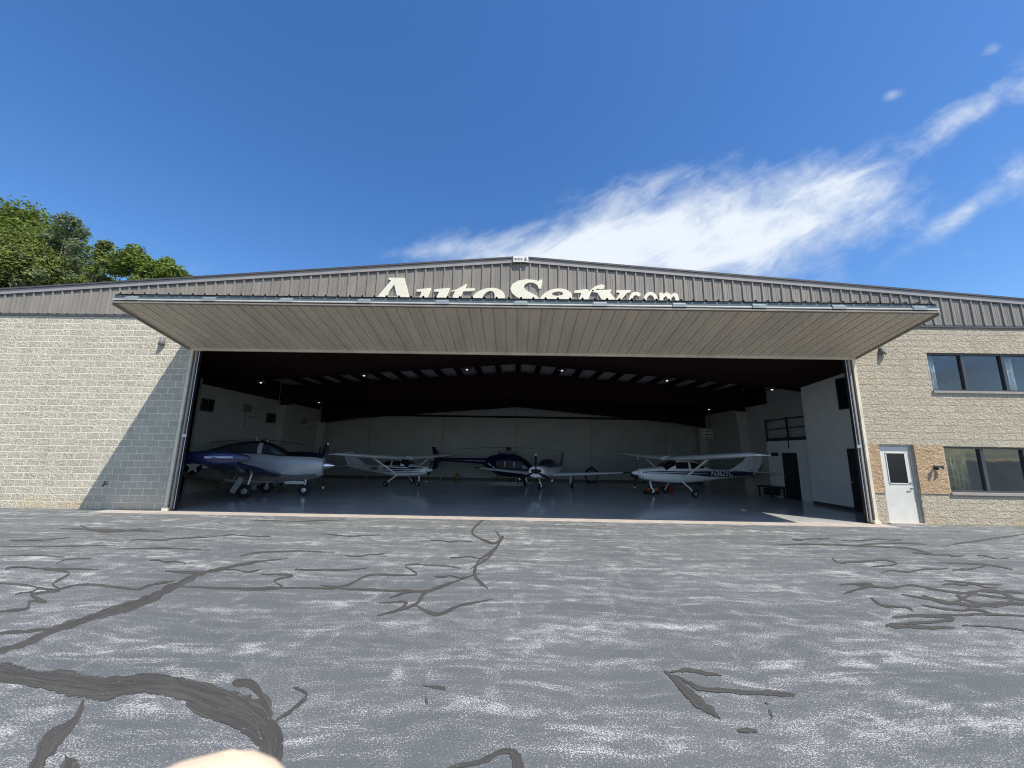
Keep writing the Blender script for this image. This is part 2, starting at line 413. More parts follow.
seal([(-40, 250, 8), (0, 247, 8), (60, 241, 8), (120, 236, 7), (200, 212, 7), (270, 196, 6), (330, 165, 5)])
seal([(-30, 146, 4), (0, 146, 4), (50, 150, 4), (110, 159, 4), (150, 150, 5), (200, 150, 5), (270, 158, 6), (300, 150, 6), (350, 141, 6)])
seal([(360, 153, 4), (480, 157, 5), (560, 155, 4), (700, 158, 5), (850, 162, 6), (900, 146, 5), (930, 136, 4), (960, 126, 4)])
seal([(-20, 204, 5), (50, 198, 7), (60, 182, 6), (92, 184, 7), (62, 170, 7), (118, 160, 5), (106, 148, 5), (138, 126, 6), (88, 117, 4), (200, 119, 4)], w=3)
seal([(112, 108, 4), (135, 98, 3), (182, 97, 3)])
seal([(970, 16, 5), (944, 46, 4), (988, 66, 6), (1006, 52, 4), (984, 84, 7), (958, 100, 5), (950, 130, 8), (976, 158, 5)])
seal([(990, 40, 3), (1000, 60, 4), (976, 96, 4), (940, 118, 4)])
seal([(905, 145, 6), (850, 166, 7), (828, 190, 8), (755, 211, 6)])
seal([(757, 186, 4), (812, 184, 6), (790, 202, 4)])
seal([(832, 190, 5), (872, 209, 9), (920, 191, 6), (986, 178, 4)])
seal([(840, 108, 4), (810, 112, 3), (832, 130, 4), (740, 130, 4), (690, 152, 5), (640, 150, 3)])
seal([(840, 109, 3), (880, 111, 3), (922, 116, 3)])
seal([(330, 122, 5), (400, 125, 6), (432, 119, 5), (520, 104, 3)])
seal([(480, 91, 3), (520, 85, 4), (600, 82, 3), (670, 85, 2)])
seal([(522, 128, 4), (586, 131, 5), (548, 141, 3), (562, 156, 5), (480, 160, 3)])
seal([(120, 36, 3), (200, 40, 5), (330, 42, 3)]); seal([(160, 30, 4), (205, 44, 4), (290, 37, 3)])
seal([(-10, 72, 2), (90, 73, 3), (230, 70, 2)]); seal([(640, 47, 2), (700, 52, 3), (760, 49, 2)]); seal([(0, 92, 3), (60, 90, 3), (130, 94, 3)])
seal([(230, 78, 2), (320, 76, 3), (420, 80, 2)]); seal([(500, 20, 2), (600, 22, 2), (690, 19, 2)])
seal([(-60, 312, 34), (0, 325, 40), (100, 344, 50), (200, 354, 48), (300, 346, 46), (380, 362, 52), (450, 384, 62), (505, 412, 62), (538, 450, 56), (536, 500, 58), (500, 540, 60)], taper=False)
seal([(465, 345, 16), (500, 348, 20), (522, 372, 22), (540, 400, 20)]); seal([(372, 384, 18), (430, 410, 26), (500, 440, 30), (520, 470, 20)])
seal([(552, 420, 8), (600, 387, 8), (613, 368, 7), (588, 354, 6)])
seal([(168, 380, 12), (148, 420, 14), (104, 456, 40), (82, 490, 36), (70, 530, 30)]); seal([(130, 500, 34), (140, 520, 40), (130, 545, 30)])
seal([(880, 520, 8), (960, 502, 12), (1008, 482, 12), (1034, 492, 22), (1040, 530, 26)]); seal([(845, 350, 3), (884, 356, 8), (890, 360, 3)]); seal([(852, 372, 4), (854, 388, 5)])
O = 512
seal([(306, 321, 6), (328, 340, 14), (352, 364, 20), (380, 388, 22), (416, 416, 7)], O)
seal([(314, 324, 4), (345, 320, 8), (372, 323, 9), (420, 331, 6)], O)
seal([(325, 330, 5), (352, 345, 8), (378, 356, 10), (440, 362, 10), (520, 366, 11), (566, 370, 9)], O)
seal([(450, 440, 6), (470, 440, 12), (492, 443, 5)], O); seal([(514, 398, 5), (520, 412, 6), (518, 418, 4)], O); seal([(506, 385, 4), (514, 388, 3)], O)
seal([(664, 166, 6), (720, 150, 6), (690, 147, 4), (656, 149, 4)], O)
seal([(690, 150, 4), (760, 155, 5), (800, 150, 4), (860, 161, 5), (900, 165, 5), (960, 172, 5), (1040, 182, 4)], O)
seal([(718, 175, 4), (740, 190, 6), (790, 195, 4), (802, 201, 3)], O)
seal([(820, 170, 5), (880, 186, 7), (940, 160, 6), (1002, 175, 7), (960, 192, 6), (890, 170, 5), (960, 162, 5), (1040, 168, 5)], O)
seal([(780, 168, 4), (850, 180, 6), (920, 190, 8), (1000, 186, 8), (1060, 192, 6)], O)
seal([(760, 214, 6), (842, 211, 7), (882, 219, 7), (800, 226, 6), (748, 230, 8), (820, 234, 8), (886, 235, 5)], O)
seal([(790, 209, 4), (870, 210, 5), (950, 208, 5), (1040, 212, 4)], O)
seal([(520, 70, 2), (600, 68, 3), (700, 72, 3), (790, 76, 4), (850, 90, 3)], O)
seal([(640, 95, 3), (660, 105, 4), (742, 100, 4), (770, 108, 3), (718, 113, 3)], O)
seal([(865, 140, 3), (920, 146, 4), (982, 150, 3)], O); seal([(850, 105, 3), (950, 109, 4), (1002, 119, 4)], O)
seal([(860, 72, 2), (940, 60, 3), (1040, 46, 2)], O); seal([(690, 70, 3), (760, 66, 3), (830, 68, 2)], O); seal([(900, 230, 3), (980, 234, 3), (1040, 244, 3)], O)

rg0 = random.Random(21)
def thin(x, y, dx, n, ox, w):
    p = [(x, y, w)]
    for i in range(n):
        x += dx*rg0.uniform(.5, 1.3); y += rg0.uniform(-7, 7)*(y/160); p.append((x, y, w*rg0.uniform(.6, 1.4)))
    ribbon(p, ox, w)
for x, y, dx, n, ox, w in ((20, 60, 28, 5, 0, 2), (260, 60, 30, 6, 0, 2), (420, 52, 26, 5, 0, 2), (300, 100, 25, 4, 0, 2.5), (10, 118, 22, 4, 0, 3), (30, 170, 18, 4, 0, 3), (590, 118, 26, 5, 0, 2.5), (690, 90, 22, 4, 0, 2.5), (860, 60, 20, 4, 0, 2), (900, 95, 18, 4, 0, 2.5), (870, 132, 16, 4, 0, 3), (780, 175, 18, 3, 0, 3.5), (430, 122, 24, 4, 0, 3), (660, 60, 30, 5, O, 2), (800, 85, 26, 5, O, 2.5), (740, 125, 30, 5, O, 3), (860, 150, 24, 5, O, 3.5), (820, 190, 24, 5, O, 4), (900, 200, 22, 5, O, 4), (930, 90, 20, 4, O, 2.5), (880, 120, 22, 4, O, 3), (560, 58, 28, 4, O, 2)):
    thin(x, y, dx, n, ox, w)

# ------------------------------------------------------------------ hangar building
XC = .087; HW = 10.12; HT = 4.86; HR = 8.02; SL = .0785; HB = 5.86; XE = 17.6; YB = 26.6
XJL, XJR = XC-HW, XC+HW
bld = empty('hangar_building', (XC, 19, 0), 0, 'tan block hangar with brown metal gable and wide open door', 'hangar')
def part(name, mb, m, parent=bld, **k): return mb.build(name, m, parent, world=True, **k)
def holed_wall(x0, x1, z0, z1, y, th, holes, back=True):
    mb = MB(); xs = sorted({x0, x1, *[h[0] for h in holes], *[h[1] for h in holes]}); zs = sorted({z0, z1, *[h[2] for h in holes], *[h[3] for h in holes]})
    def inh(x, z): return any(h[0] < x < h[1] and h[2] < z < h[3] for h in holes)
    for i in range(len(xs)-1):
        for j in range(len(zs)-1):
            if inh((xs[i]+xs[i+1])/2, (zs[j]+zs[j+1])/2): continue
            a, b, c, d = xs[i], xs[i+1], zs[j], zs[j+1]
            mb.add([(a, y, c), (b, y, c), (b, y, d), (a, y, d)], [(0, 1, 2, 3)])
            mb.add([(a, y+th, c), (b, y+th, c), (b, y+th, d), (a, y+th, d)], [(3, 2, 1, 0)])
    for h in holes:
        a, b, c, d = h; mb.add([(a, y, c), (b, y, c), (b, y, d), (a, y, d), (a, y+th, c), (b, y+th, c), (b, y+th, d), (a, y+th, d)], [(0, 1, 5, 4), (1, 2, 6, 5), (2, 3, 7, 6), (3, 0, 4, 7)])
    for (a, b) in ((x0, x0), (x1, x1)):
        mb.add([(a, y, z0), (a, y+th, z0), (a, y+th, z1), (a, y, z1)], [(0, 1, 2, 3)])
    return mb
tag(part('block_wall', holed_wall(-XE, XJL, -.05, HB, FY, .25, []), M_blockL), 'grey split-face block wall with pale mortar left of the opening')
DX0, DX1, DZ = 10.63, 11.63, 2.235
UW = (12.51, 16.0, 3.85, 5.03); LW = (12.51, 16.0, .90, 2.20)
tag(part('block_wall', holed_wall(XJR, XE, -.05, HB, FY, .25, [(DX0, DX1, -.05, DZ), UW, LW]), M_blockR), 'buff split-face block wall with door and windows')
for a, b in ((XJR+.05, DX0-.003), (DX1+.003, 12.45)):
    part('stone_panel', MB().box(a, b, FY-.022, FY+.05, .85, 2.225), M_stone)
part('block_wall', MB().box(-XE, XJL, FY+.002, FY+.2, -.05, .0), M_conc)
# gable cladding with ribs
def roofz(x): return HR-.13-SL*abs(x-XC)
def ribs(x0, x1, ph=0):
    pr = []; p = .3048; k = math.floor((x0-ph)/p)
    x = ph+k*p
    while x < x1+p:
        for dx, dy in ((-.032, 0), (-.018, -.036), (.018, -.036), (.032, 0), (.115, 0), (.125, -.007), (.135, 0), (.17, 0), (.18, -.007), (.19, 0)):
            xx = x+dx
            if x0 <= xx <= x1: pr.append((xx, dy))
        x += p
    return [(x0, 0)] + pr + [(x1, 0)]
pr = ribs(-XE, XE, XC); mb = MB()
mb.grid([[(x, FY-.02+d, HB+.055) for x, d in pr], [(x, FY-.02+d, roofz(x)-.02) for x, d in pr]])
part('gable_cladding', mb, M_clad)
part('gable_backing', MB().prism([(-XE, HB), (XE, HB), (XE, roofz(XE)-.03), (XC, roofz(XC)-.03), (-XE, roofz(-XE)-.03)], lambda x, z: (x, FY+.02, z), lambda x, z: (x, FY+.2, z)), M_clad)
part('belt_trim', MB().box(-XE-.02, XE+.02, FY-.035, FY-.001, HB-.03, HB+.05), M_trimd)
for s in (-1, 1):
    e = XC+s*(XE+.15); a = (XC, FY-.12, HR-.005); 
    def rk(dy0, dy1, h0, h1):
        m_ = MB(); vs = []
        for y in (FY+dy0, FY+dy1):
            for x in (XC, e):
                for h in (h0, h1): vs.append((x, y, HR-SL*abs(x-XC)+h))
        m_.add(vs, [(0, 1, 3, 2), (4, 6, 7, 5), (0, 4, 5, 1), (2, 3, 7, 6), (0, 2, 6, 4), (1, 5, 7, 3)]); return m_
    part('rake_trim', rk(-.07, .05, -.20, -.055), M_trim)
    part('rake_cap', rk(-.10, .06, -.053, .0), M_trimd)
    part('rake_soffit', rk(-.055, -.01, -.235, -.203), M_trimd)
    m_ = MB(); vs = [(x, y, HR-SL*abs(x-XC)-.01+h) for y in (FY+.062, YB+.3) for x in (XC, e) for h in (-.1, 0)]
    m_.add(vs, [(0, 1, 3, 2), (4, 6, 7, 5), (0, 4, 5, 1), (2, 3, 7, 6), (0, 2, 6, 4), (1, 5, 7, 3)]); part('roof_slope', m_, M_roof)
    part('side_wall', MB().box(s*XE-.1, s*XE+.1, FY+.255, YB, -.05, roofz(XE)-.02), M_blockL)
part('rear_wall', MB().prism([(-XE, -.05), (XE, -.05), (XE, roofz(XE)-.05), (XC, roofz(XC)-.05), (-XE, roofz(-XE)-.05)], lambda x, z: (x, YB, z), lambda x, z: (x, YB+.2, z)), M_clad)
# ridge plaque
pq = part('ridge_plaque', MB().box(XC-.24, XC+.24, FY-.135, FY-.103, HR-.22, HR-.02), M_white)
mb = MB()
for x0, x1, z0, z1 in ((-.20, -.13, .05, .12), (-.10, -.04, .05, .13), (-.01, .05, .05, .12)):
    mb.box(XC+x0, XC+x1, FY-.139, FY-.134, HR-.22+z0, HR-.22+z1)
mb.prism([(.09, .04), (.20, .04), (.145, .17)], lambda x, z: (XC+x, FY-.139, HR-.22+z), lambda x, z: (XC+x, FY-.134, HR-.22+z))
mb.build('plaque_mark', M_lampg, pq, world=True)

# interior shell
CR, CS = 6.40, .075
def cz(x): return CR-CS*abs(x-XC)
YI = 26.38
for s in (-1, 1):
    m_ = MB(); e = s*(XE-.12)
    vs = [(x, y, cz(x)+h) for y in (FY+.26, YI) for x in (XC, e) for h in (0, .08)]
    m_.add(vs, [(0, 1, 3, 2), (4, 6, 7, 5), (0, 4, 5, 1), (2, 3, 7, 6), (0, 2, 6, 4), (1, 5, 7, 3)]); part('ceiling_insulation', m_, M_ceil)
part('back_wall', MB().box(-XE+.12, XE-.12, YI, YI+.12, 0, CR-.02), M_inwall)
for i in range(-2, 3): part('wall_column', MB().box(i*5.05+XC-.05, i*5.05+XC+.05, YI-.08, YI-.002, 0, cz(i*5.05)-.15), M_trim)
part('wall_girt', MB().box(-13, 12.6, YI-.1, YI-.004, 4.16, 4.28), M_red)
part('wall_base', MB().box(-13, 12.6, YI-.03, YI-.003, .01, .12), M_trimd)
mb = MB()
for i in range(-11, 12): mb.bar((XC+i*1.06, FY+.3, cz(i*1.06)-.09), (XC+i*1.06, YI, cz(i*1.06)-.09), .26, .17)
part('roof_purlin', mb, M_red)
for Y, dz, RS, HD in ((16.0, 5.60, .080, .12), (20.8, 4.78, .032, .17), (25.3, 4.82, .085, .17)):
    for s in (-1, 1):
        xe = s*13.0
        m_ = MB(); a = (XC, dz); b = (xe, dz-RS*13)
        m_.prism([(XC, dz), (s*10.6, dz-RS*10.6), (s*12.2, dz-RS*12.2-HD*.7), (s*12.9, dz-RS*12.9-HD), (s*12.9, cz(12.9)-(.19 if Y > 17 else .0)), (XC, CR-(.19 if Y > 17 else .0))], lambda x, z: (x, Y-.012, z), lambda x, z: (x, Y+.012, z))
        m_.bar((XC, Y, dz), (s*10.6, Y, dz-RS*10.6), .26, .025); m_.bar((s*10.6, Y, dz-RS*10.6), (s*12.9, Y, dz-RS*12.9-HD), .26, .025)
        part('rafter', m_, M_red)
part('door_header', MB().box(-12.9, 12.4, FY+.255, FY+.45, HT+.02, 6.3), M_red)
for s in (-1, 1):  # added dark plates, hide the pale ceiling strips so the upper corners stay black
    m_ = MB(); e = s*12.9 if s < 0 else 11.86; vs = []
    for Y, zc, sl in ((FY+.452, 4.97, 0), (15.95, 5.60, .080)):
        for x in (XC, e):
            for h in (0, .05): vs.append((x, Y, zc-sl*abs(x-XC)+h+.01))
    m_.add(vs, [(0, 1, 3, 2), (4, 6, 7, 5), (0, 4, 5, 1), (2, 3, 7, 6), (0, 2, 6, 4), (1, 5, 7, 3)]); part('dark_cover_plate', m_, M_red)
XL, XR = -13.1, 12.45
part('interior_wall', MB().box(XL-.1, XL, 15.6, YI-.002, 0, 5.7), M_inwall2)
part('interior_wall', MB().box(XR, XR+.1, 15.95, YI-.002, 0, 5.7), M_inwall2)
for Y in (20.8, 25.3):
    for s, X in ((1, XL), (-1, XR)):
        zt = 3.55 if Y < 22 else 3.0
        part('frame_column', MB().prism([(X+s*.004, 0), (X+s*.35, 0), (X+s*.55, zt+.62), (X+s*.004, zt+.62)], lambda x, z: (x, Y-.11, z), lambda x, z: (x, Y+.11, z)), M_inwall2)
for a, b in ((15.6, 20.68), (20.92, 25.2)): part('dark_eave_cover', MB().box(XL+.003, XL+.10, a, b, 4.42, 5.45), M_red)  # added dark panels, turn the top of the inner walls black
for a, b in ((18.95, 20.68), (20.92, 25.2)): part('dark_eave_cover', MB().box(XR-.10, XR-.003, a, b, 4.42, 5.45), M_red)
# left wall windows
for (y0, y1, z0, z1) in ((15.66, 16.35, 3.30, 3.85), (19.95, 21.35, 3.15, 3.68)):
    w = part('window', MB().box(XL+.002, XL+.05, y0, y1, z0, z1), M_frame)
    mb = MB(); mb.box(XL+.051, XL+.056, y0+.06, (y0+y1)/2-.02, z0+.06, z1-.06); mb.box(XL+.051, XL+.056, (y0+y1)/2+.02, y1-.06, z0+.06, z1-.06)
    mb.build('pane', M_dglass, w, world=True)
# office block inside on the right
part('office_wall', MB().box(11.9, 12.44, FY+.46, 15.9, 0, 5.78), M_office)
part('office_wall', MB().box(12.2, 12.448, 15.905, 18.9, 0, 2.55), M_office)
part('office_base', MB().box(11.88, 11.898, FY+.46, 15.9, .01, .12), M_trimd)
dr = part('interior_door', MB().box(12.16, 12.198, 16.95, 17.85, .01, 2.0), M_blk2)
MB().tube((12.12, 17.75, 1.0), (12.155, 17.75, 1.0), .03).build('handle', M_galv, dr, world=True)
part('wall_sign', MB().box(12.17, 12.198, 18.15, 18.6, 1.85, 2.02), M_dark)
dr = part('interior_door', MB().box(11.86, 11.898, 13.0, 14.0, .01, 2.15), M_blk2)
MB().tube((11.82, 13.9, 1.0), (11.855, 13.9, 1.0), .03).build('handle', M_galv, dr, world=True)
w = part('window', MB().box(11.86, 11.898, 13.3, 14.1, 3.55, 4.7), M_frame)
MB().box(11.852, 11.858, 13.36, 14.04, 3.6, 4.65).build('pane', M_dglass, w, world=True)
rl = empty('mezzanine_railing', (12.2, 17.4, 2.55), 0, 'black metal railing along the raised platform at the right', 'railing')
mb = MB(); mb.bar((12.22, 15.95, 3.54), (12.22, 18.9, 3.54), .05, .05); mb.bar((12.22, 15.95, 3.12), (12.22, 18.9, 3.12), .04, .04); mb.bar((12.22, 15.95, 2.62), (12.22, 18.9, 2.62), .03, .14)
part('rail', mb, M_dark, rl)
for y in (16.0, 17.4, 18.86): part('post', MB().box(12.19, 12.25, y-.03, y+.03, 2.5 if y != 17.4 else 2.2, 3.6), M_dark, rl)

# office front door
od = part('entrance_door', MB().box(DX0+.06, DX1-.06, FY+.09, FY+.135, .02, DZ-.06), M_wdoor, bevel=.004)
tag(od, 'white steel entrance door with half glass')
mb = MB()
for a in ((DX0, DX0+.055, 0, DZ), (DX1-.055, DX1, 0, DZ)): mb.box(a[0]+.001, a[1]-.001, FY+.06, FY+.2, a[2], a[3]-.002)
mb.box(DX0+.056, DX1-.056, FY+.06, FY+.2, DZ-.055, DZ-.002); part('door_frame', mb, M_wframe)
MB().box(DX0+.26, DX1-.22, FY+.082, FY+.0895, 1.13, DZ-.26).build('pane', M_dglass, od, world=True)
mb = MB()
for a in ((DX0+.24, DX1-.20, 1.10, 1.13), (DX0+.24, DX1-.20, DZ-.26, DZ-.235), (DX0+.235, DX0+.26, 1.10, DZ-.235), (DX1-.22, DX1-.195, 1.10, DZ-.235)): mb.box(a[0], a[1], FY+.074, FY+.0895, a[2], a[3])
mb.build('pane_frame', M_wdoor, od, world=True)
mb = MB(); mb.lathe((DX1-.14, FY+.0895, 1.0), (0, -1, 0), [(0, .035), (.012, .035), (.02, .012), (.05, .012)]); mb.tube((DX1-.14, FY+.04, 1.0), (DX1-.26, FY+.04, 1.0), .012)
mb.build('handle', M_galv, od, world=True, smooth=True)
MB().lathe((DX1-.14, FY+.0895, 1.14), (0, -1, 0), [(0, .032), (.02, .03), (.025, .01)]).build('deadbolt', M_galv, od, world=True, smooth=True)
for z in (.3, 1.1, 1.9): MB().box(DX0+.05, DX0+.075, FY+.075, FY+.0895, z-.06, z+.06).build('hinge', M_galv, od, world=True)
part('door_step', MB().box(DX0-.02, DX1+.02, FY-.06, FY+.2, -.02, .03), M_conc)
# windows
def window(x0, x1, z0, z1, mull, curtains, bm):
    y = FY+.06
    fr = MB(); t = .055
    fr.box(x0+.002, x1, y, y+.1, z0+.002, z0+t); fr.box(x0+.002, x1, y, y+.1, z1-t, z1-.002); fr.box(x0+.002, x0+t, y+.001, y+.099, z0+t, z1-t)
    f = part('window', fr, M_frame)
    pb = MB(); pb.box(x0+t, x1, y+.05, y+.056, z0+t, z1-t); pb.build('pane', M_glass, f, world=True)
    for mx in mull: MB().box(mx-.05, mx+.05, y-.004, y+.11, z0+t+.001, z1-t-.001).build('mullion', M_frame, f, world=True)
    MB().box(x0-.03, x1, FY-.05, FY+.058, z0-.07, z0-.002).build('sill', M_trim, f, world=True)
    # room and curtains behind
    rm = MB(); X0, X1, Y0, Y1, Z0, Z1 = x0-.15, x1+.1, FY+.26, FY+2.2, z0-.4, z1+.35
    rm.add([(X0, Y0, Z0), (X1, Y0, Z0), (X1, Y1, Z0), (X0, Y1, Z0), (X0, Y0, Z1), (X1, Y0, Z1), (X1, Y1, Z1), (X0, Y1, Z1)], [(0, 1, 2, 3), (4, 7, 6, 5), (3, 2, 6, 7), (0, 3, 7, 4), (1, 5, 6, 2)])
    rm.build('room_lining', M_room, f, world=True)
    for (a, b, m) in curtains:
        n = int((b-a)/.02); rows = []
        for zz in (z0-.2, z1+.2): rows.append([(a+(b-a)*i/n, FY+.36+.03*math.sin(i*.9)+.012*math.sin(i*.37), zz) for i in range(n+1)])
        MB().grid(rows).build('curtain', m, f, world=True, smooth='all', thick=.004)
    return f
tag(window(*UW, (13.62, 14.84), [(12.55, 13.05, M_curtw), (15.15, 15.5, M_curtw)], 0), 'upper window band with three panes')
tag(window(*LW, (13.66, 14.9), [(12.5, 13.45, M_curt)], 0), 'lower window with olive curtain')

# door jambs
for s, X in ((-1, XJL), (1, XJR)):
    q = lambda a, b: (min(X-s*a, X-s*b), max(X-s*a, X-s*b))
    a, b = q(-.05, .035); part('jamb_trim', MB().box(a, b, FY-.075, FY+.24, 0, HT+.02), M_creamj)
    a, b = q(.037, .10); part('jamb_channel', MB().box(a, b, FY-.03, FY+.12, 0, HT+.02), M_bronze)
    a, b = q(.102, .15); part('jamb_track', MB().box(a, b, FY-.05, FY+.09, 0, HT+.02), M_trim)
    a, b = q(.152, .185); part('jamb_column', MB().box(a, b, FY+.0, FY+.10, 0, HT+.02), M_dark)
    part('lift_cable', MB().tube((X-s*.21, FY-.03, .05), (X-s*.21, FY-.03, HT-.1), .012), M_galv)
    part('latch_bracket', MB().box(X-s*.2-.07, X-s*.2+.07, FY-.09, FY-.052, 2.1, 2.2), M_galv, bevel=.006)
    part('foot_pad', MB().box(X-s*.05-.09, X-s*.05+.09, FY-.16, FY-.08, .006, .1), M_creamj, bevel=.01)

# bifold door, folded up under the gable
PX0, PX1 = XC-10.22, XC+10.22
R_ = Vector((0, FY-.06, 4.85)); Fp = Vector((0, 8.98, 5.37)); U0 = Vector((0, FY-.10, 5.66)); U1 = Vector((0, 8.98, 5.565))
bd = part('bifold_door', MB().box(PX0, PX1, 8.955, 9.03, 5.405, 5.442), M_stripw, bevel=.006)
tag(bd, 'taupe ribbed folding hangar door raised as a canopy')
def strip(p, q, w):
    return p + (q-p)*w
nrm = (Fp-R_).cross(Vector((1, 0, 0))).normalized()
if nrm.z > 0: nrm = -nrm
pr = []
x = PX0; p_ = .3048
k = 0
while x < PX1:
    for dx, d in ((0, 0), (.05, 0), (.062, -.03), (.092, -.03), (.104, 0), (.17, 0), (.18, -.008), (.19, 0), (.235, 0), (.245, -.008), (.255, 0)):
        if x+dx <= PX1: pr.append((x+dx, d))
    x += p_
pr.append((PX1, 0))
mb = MB(); mb.grid([[(x, *(R_+nrm*(.03+d))[1:]) for x, d in pr], [(x, *(strip(R_, Fp, .975)+nrm*(.03+d))[1:]) for x, d in pr]])
mb.build('lower_panel', M_door, bd, world=True)
c = MB(); a0 = R_-nrm*.01; b0 = Fp-nrm*.01
c.prism([(a0.y, a0.z), (b0.y+.03, b0.z), (b0.y+.03, b0.z+.07), (a0.y, a0.z+.07)], lambda y, z: (PX0+.01, y, z), lambda y, z: (PX1-.01, y, z)); c.build('panel_core', M_trimd, bd, world=True)
for X in (PX0, PX1): MB().bar((X, R_.y, R_.z-.01), (X, Fp.y, Fp.z-.01), .05, .13).build('edge_trim', M_doorg, bd, world=True)
MB().bar((PX0, 9.0, 5.35), (PX1, 9.0, 5.35), .09, .045).build('fold_sill', M_sill, bd, world=True, bevel=.008)
MB().bar((PX0, FY-.05, 4.80), (PX1, FY-.05, 4.80), .06, .09).build('bottom_rail', M_door, bd, world=True)
MB().bar((PX0, 9.03, 5.505), (PX1, 9.03, 5.505), .06, .10).build('fold_tube', M_green, bd, world=True)
c = MB(); c.prism([(U0.y, U0.z-.12), (U1.y+.03, U1.z-.02), (U1.y+.03, U1.z+.0), (U0.y, U0.z)], lambda y, z: (PX0+.01, y, z), lambda y, z: (PX1-.01, y, z)); c.build('upper_core', M_green, bd, world=True)
pu = ribs(PX0, PX1, XC); up_n = Vector((0, 0, 1))
mb = MB(); mb.grid([[(x, U0.y, U0.z+.012-d*1.2) for x, d in pu], [(x, U1.y-.01, U1.z+.012-d*1.2) for x, d in pu]])
mb.build('upper_panel', M_clad, bd, world=True, thick=.004)
for i in range(11):
    X = XC-9.75+i*1.95
    c = MB(); c.box(X-.17, X+.17, 8.94, 8.953, 5.40, 5.47); c.tube((X-.16, 8.955, 5.475), (X+.16, 8.955, 5.475), .016); c.box(X-.15, X+.15, 8.985, 8.998, 5.475, 5.525)
    c.build('hinge', M_hinge, bd, world=True)

# ------------------------------------------------------------------ sign letters
sg = empty('sign_lettering', (XC, FY-.06, 6.3), 0, 'cream raised letters AutoServ.com on the brown gable', 'sign')
YS = FY-.075
def Lmap(sg=sg):
    def f(x, y, t):
        p = atY(x, y, YS); return Vector((p.x, YS+.055-.055*t if True else 0, p.z))-sg.location
    return f
def letter(name, splines):
    o = curve_mesh(name, splines, 1, M_cream, sg, Lmap())
    return o
def ell(cx, cy, rx, ry, sh=0, n=28, a0=0, a1=2*PI): return [(cx+rx*math.cos(a0+(a1-a0)*i/n)-sh*ry*math.sin(a0+(a1-a0)*i/n), cy+ry*math.sin(a0+(a1-a0)*i/n)) for i in range(n)]
def stroke(pts, k=8):
    p = cr(pts, k); L = []; R = []; n = len(p)
    for i in range(n):
        a = p[max(0, i-1)]; b = p[min(n-1, i+1)]; dx, dy = b[0]-a[0], b[1]-a[1]; l = math.hypot(dx, dy) or 1
        w = p[i][2]/2; L.append((p[i][0]-dy/l*w, p[i][1]+dx/l*w)); R.append((p[i][0]+dy/l*w, p[i][1]-dx/l*w))
    return L+R[::-1]
letter('letter', [[(388.5, 277.7), (404.3, 277.7), (411, 305.5), (414, 306.5), (413.5, 308.5), (396, 308.5), (396.5, 306.5), (399, 305.8), (397.6, 299.6), (383.4, 299.6), (379, 305.5), (382, 306.5), (381.5, 308.5), (366, 308.5), (366.5, 306.5), (370, 305.5), (391.2, 280.2), (388.8, 279.6)], [(394.2, 284.2), (397, 296.6), (385.3, 296.6)]])
letter('letter', [[(416.8, 289.4), (430.8, 287.8), (424.6, 303.5), (425.2, 306), (428, 306), (434.5, 301), (439.2, 291.6), (434, 291.6), (434.6, 289.2), (449.6, 287.8), (442.6, 304.8), (446, 305.2), (445, 307.2), (434, 309), (434.6, 305), (426, 309.4), (417.5, 309.2), (415.8, 305.5), (421.8, 291.6), (416.4, 291.4)]])
letter('letter', [[(451.4, 290.6), (457, 289.2), (466.6, 283.8), (464.6, 288.4), (474.8, 288.2), (473.6, 291), (463.4, 291.2), (458.2, 303.5), (459, 306), (464, 305), (464.4, 306.6), (457, 309.4), (450, 309), (449.4, 305), (455, 291.2), (450.8, 291.4)]])
letter('letter', [ell(488, 298.8, 16.5, 11, .32), ell(488, 299, 6.2, 8.2, .32)])
letter('letter', [[(542.4, 279.6), (541.2, 288.6), (539, 288.6), (537.2, 284.8), (533.4, 282.6), (529, 282.4), (525.2, 284), (523.8, 286.8), (525.6, 289.8), (531, 292.8), (537, 295.8), (540.4, 299.6), (540, 304.4), (536, 308), (529, 310.2), (521, 310.2), (514.4, 308.4), (510, 310.4), (507.6, 310.4), (508.4, 301), (510.6, 301), (513, 305), (518, 307.4), (523.4, 307.2), (526.6, 305), (526.4, 302), (522.6, 299.4), (516.4, 296.6), (511.8, 292.8), (510.4, 288.6), (512.4, 284), (518, 280.6), (526, 279.2), (534, 279.8), (538.4, 281), (540, 279.6)]])
letter('letter', [ell(556, 299, 16, 10.6, .3), ell(557.6, 293.6, 5.6, 2.2, .25, 18), [(552, 299.4), (572, 299.2), (569, 304), (557, 306), (552.5, 303.6)]])
letter('letter', [[(574.5, 290.6), (587, 289), (589, 291), (596, 285.8), (602, 284.2), (604.8, 285.6), (604.2, 288.2), (600.6, 289.2), (597.6, 288.4), (591, 292.4), (586.6, 304), (587, 306), (590, 306.4), (589.4, 308.6), (573, 308.6), (573.6, 306.4), (576.4, 305.6), (581.4, 293), (574.2, 292.6)]])
letter('letter', [[(592, 290), (611.5, 289.6), (611.2, 291.2), (609.8, 292), (615.6, 299.6), (620, 293), (616, 292), (616.6, 290.2), (631, 290.2), (630.2, 292), (627, 293), (613, 309.4), (608, 309.4), (597.4, 292.6), (592, 291.8)]])
letter('dot', [ell(623.5, 306.8, 2.3, 2.3)])
letter('letter', [stroke([(640, 295.6, 3.2), (637, 293.6, 3.4), (633, 294.4, 3.4), (630.6, 300.5, 3.4), (633, 307, 3.4), (637, 308, 3.4), (640.4, 305.6, 3.2)])])
letter('letter', [ell(650.6, 300.8, 7.4, 9), ell(650.6, 300.8, 4.0, 5.8)])
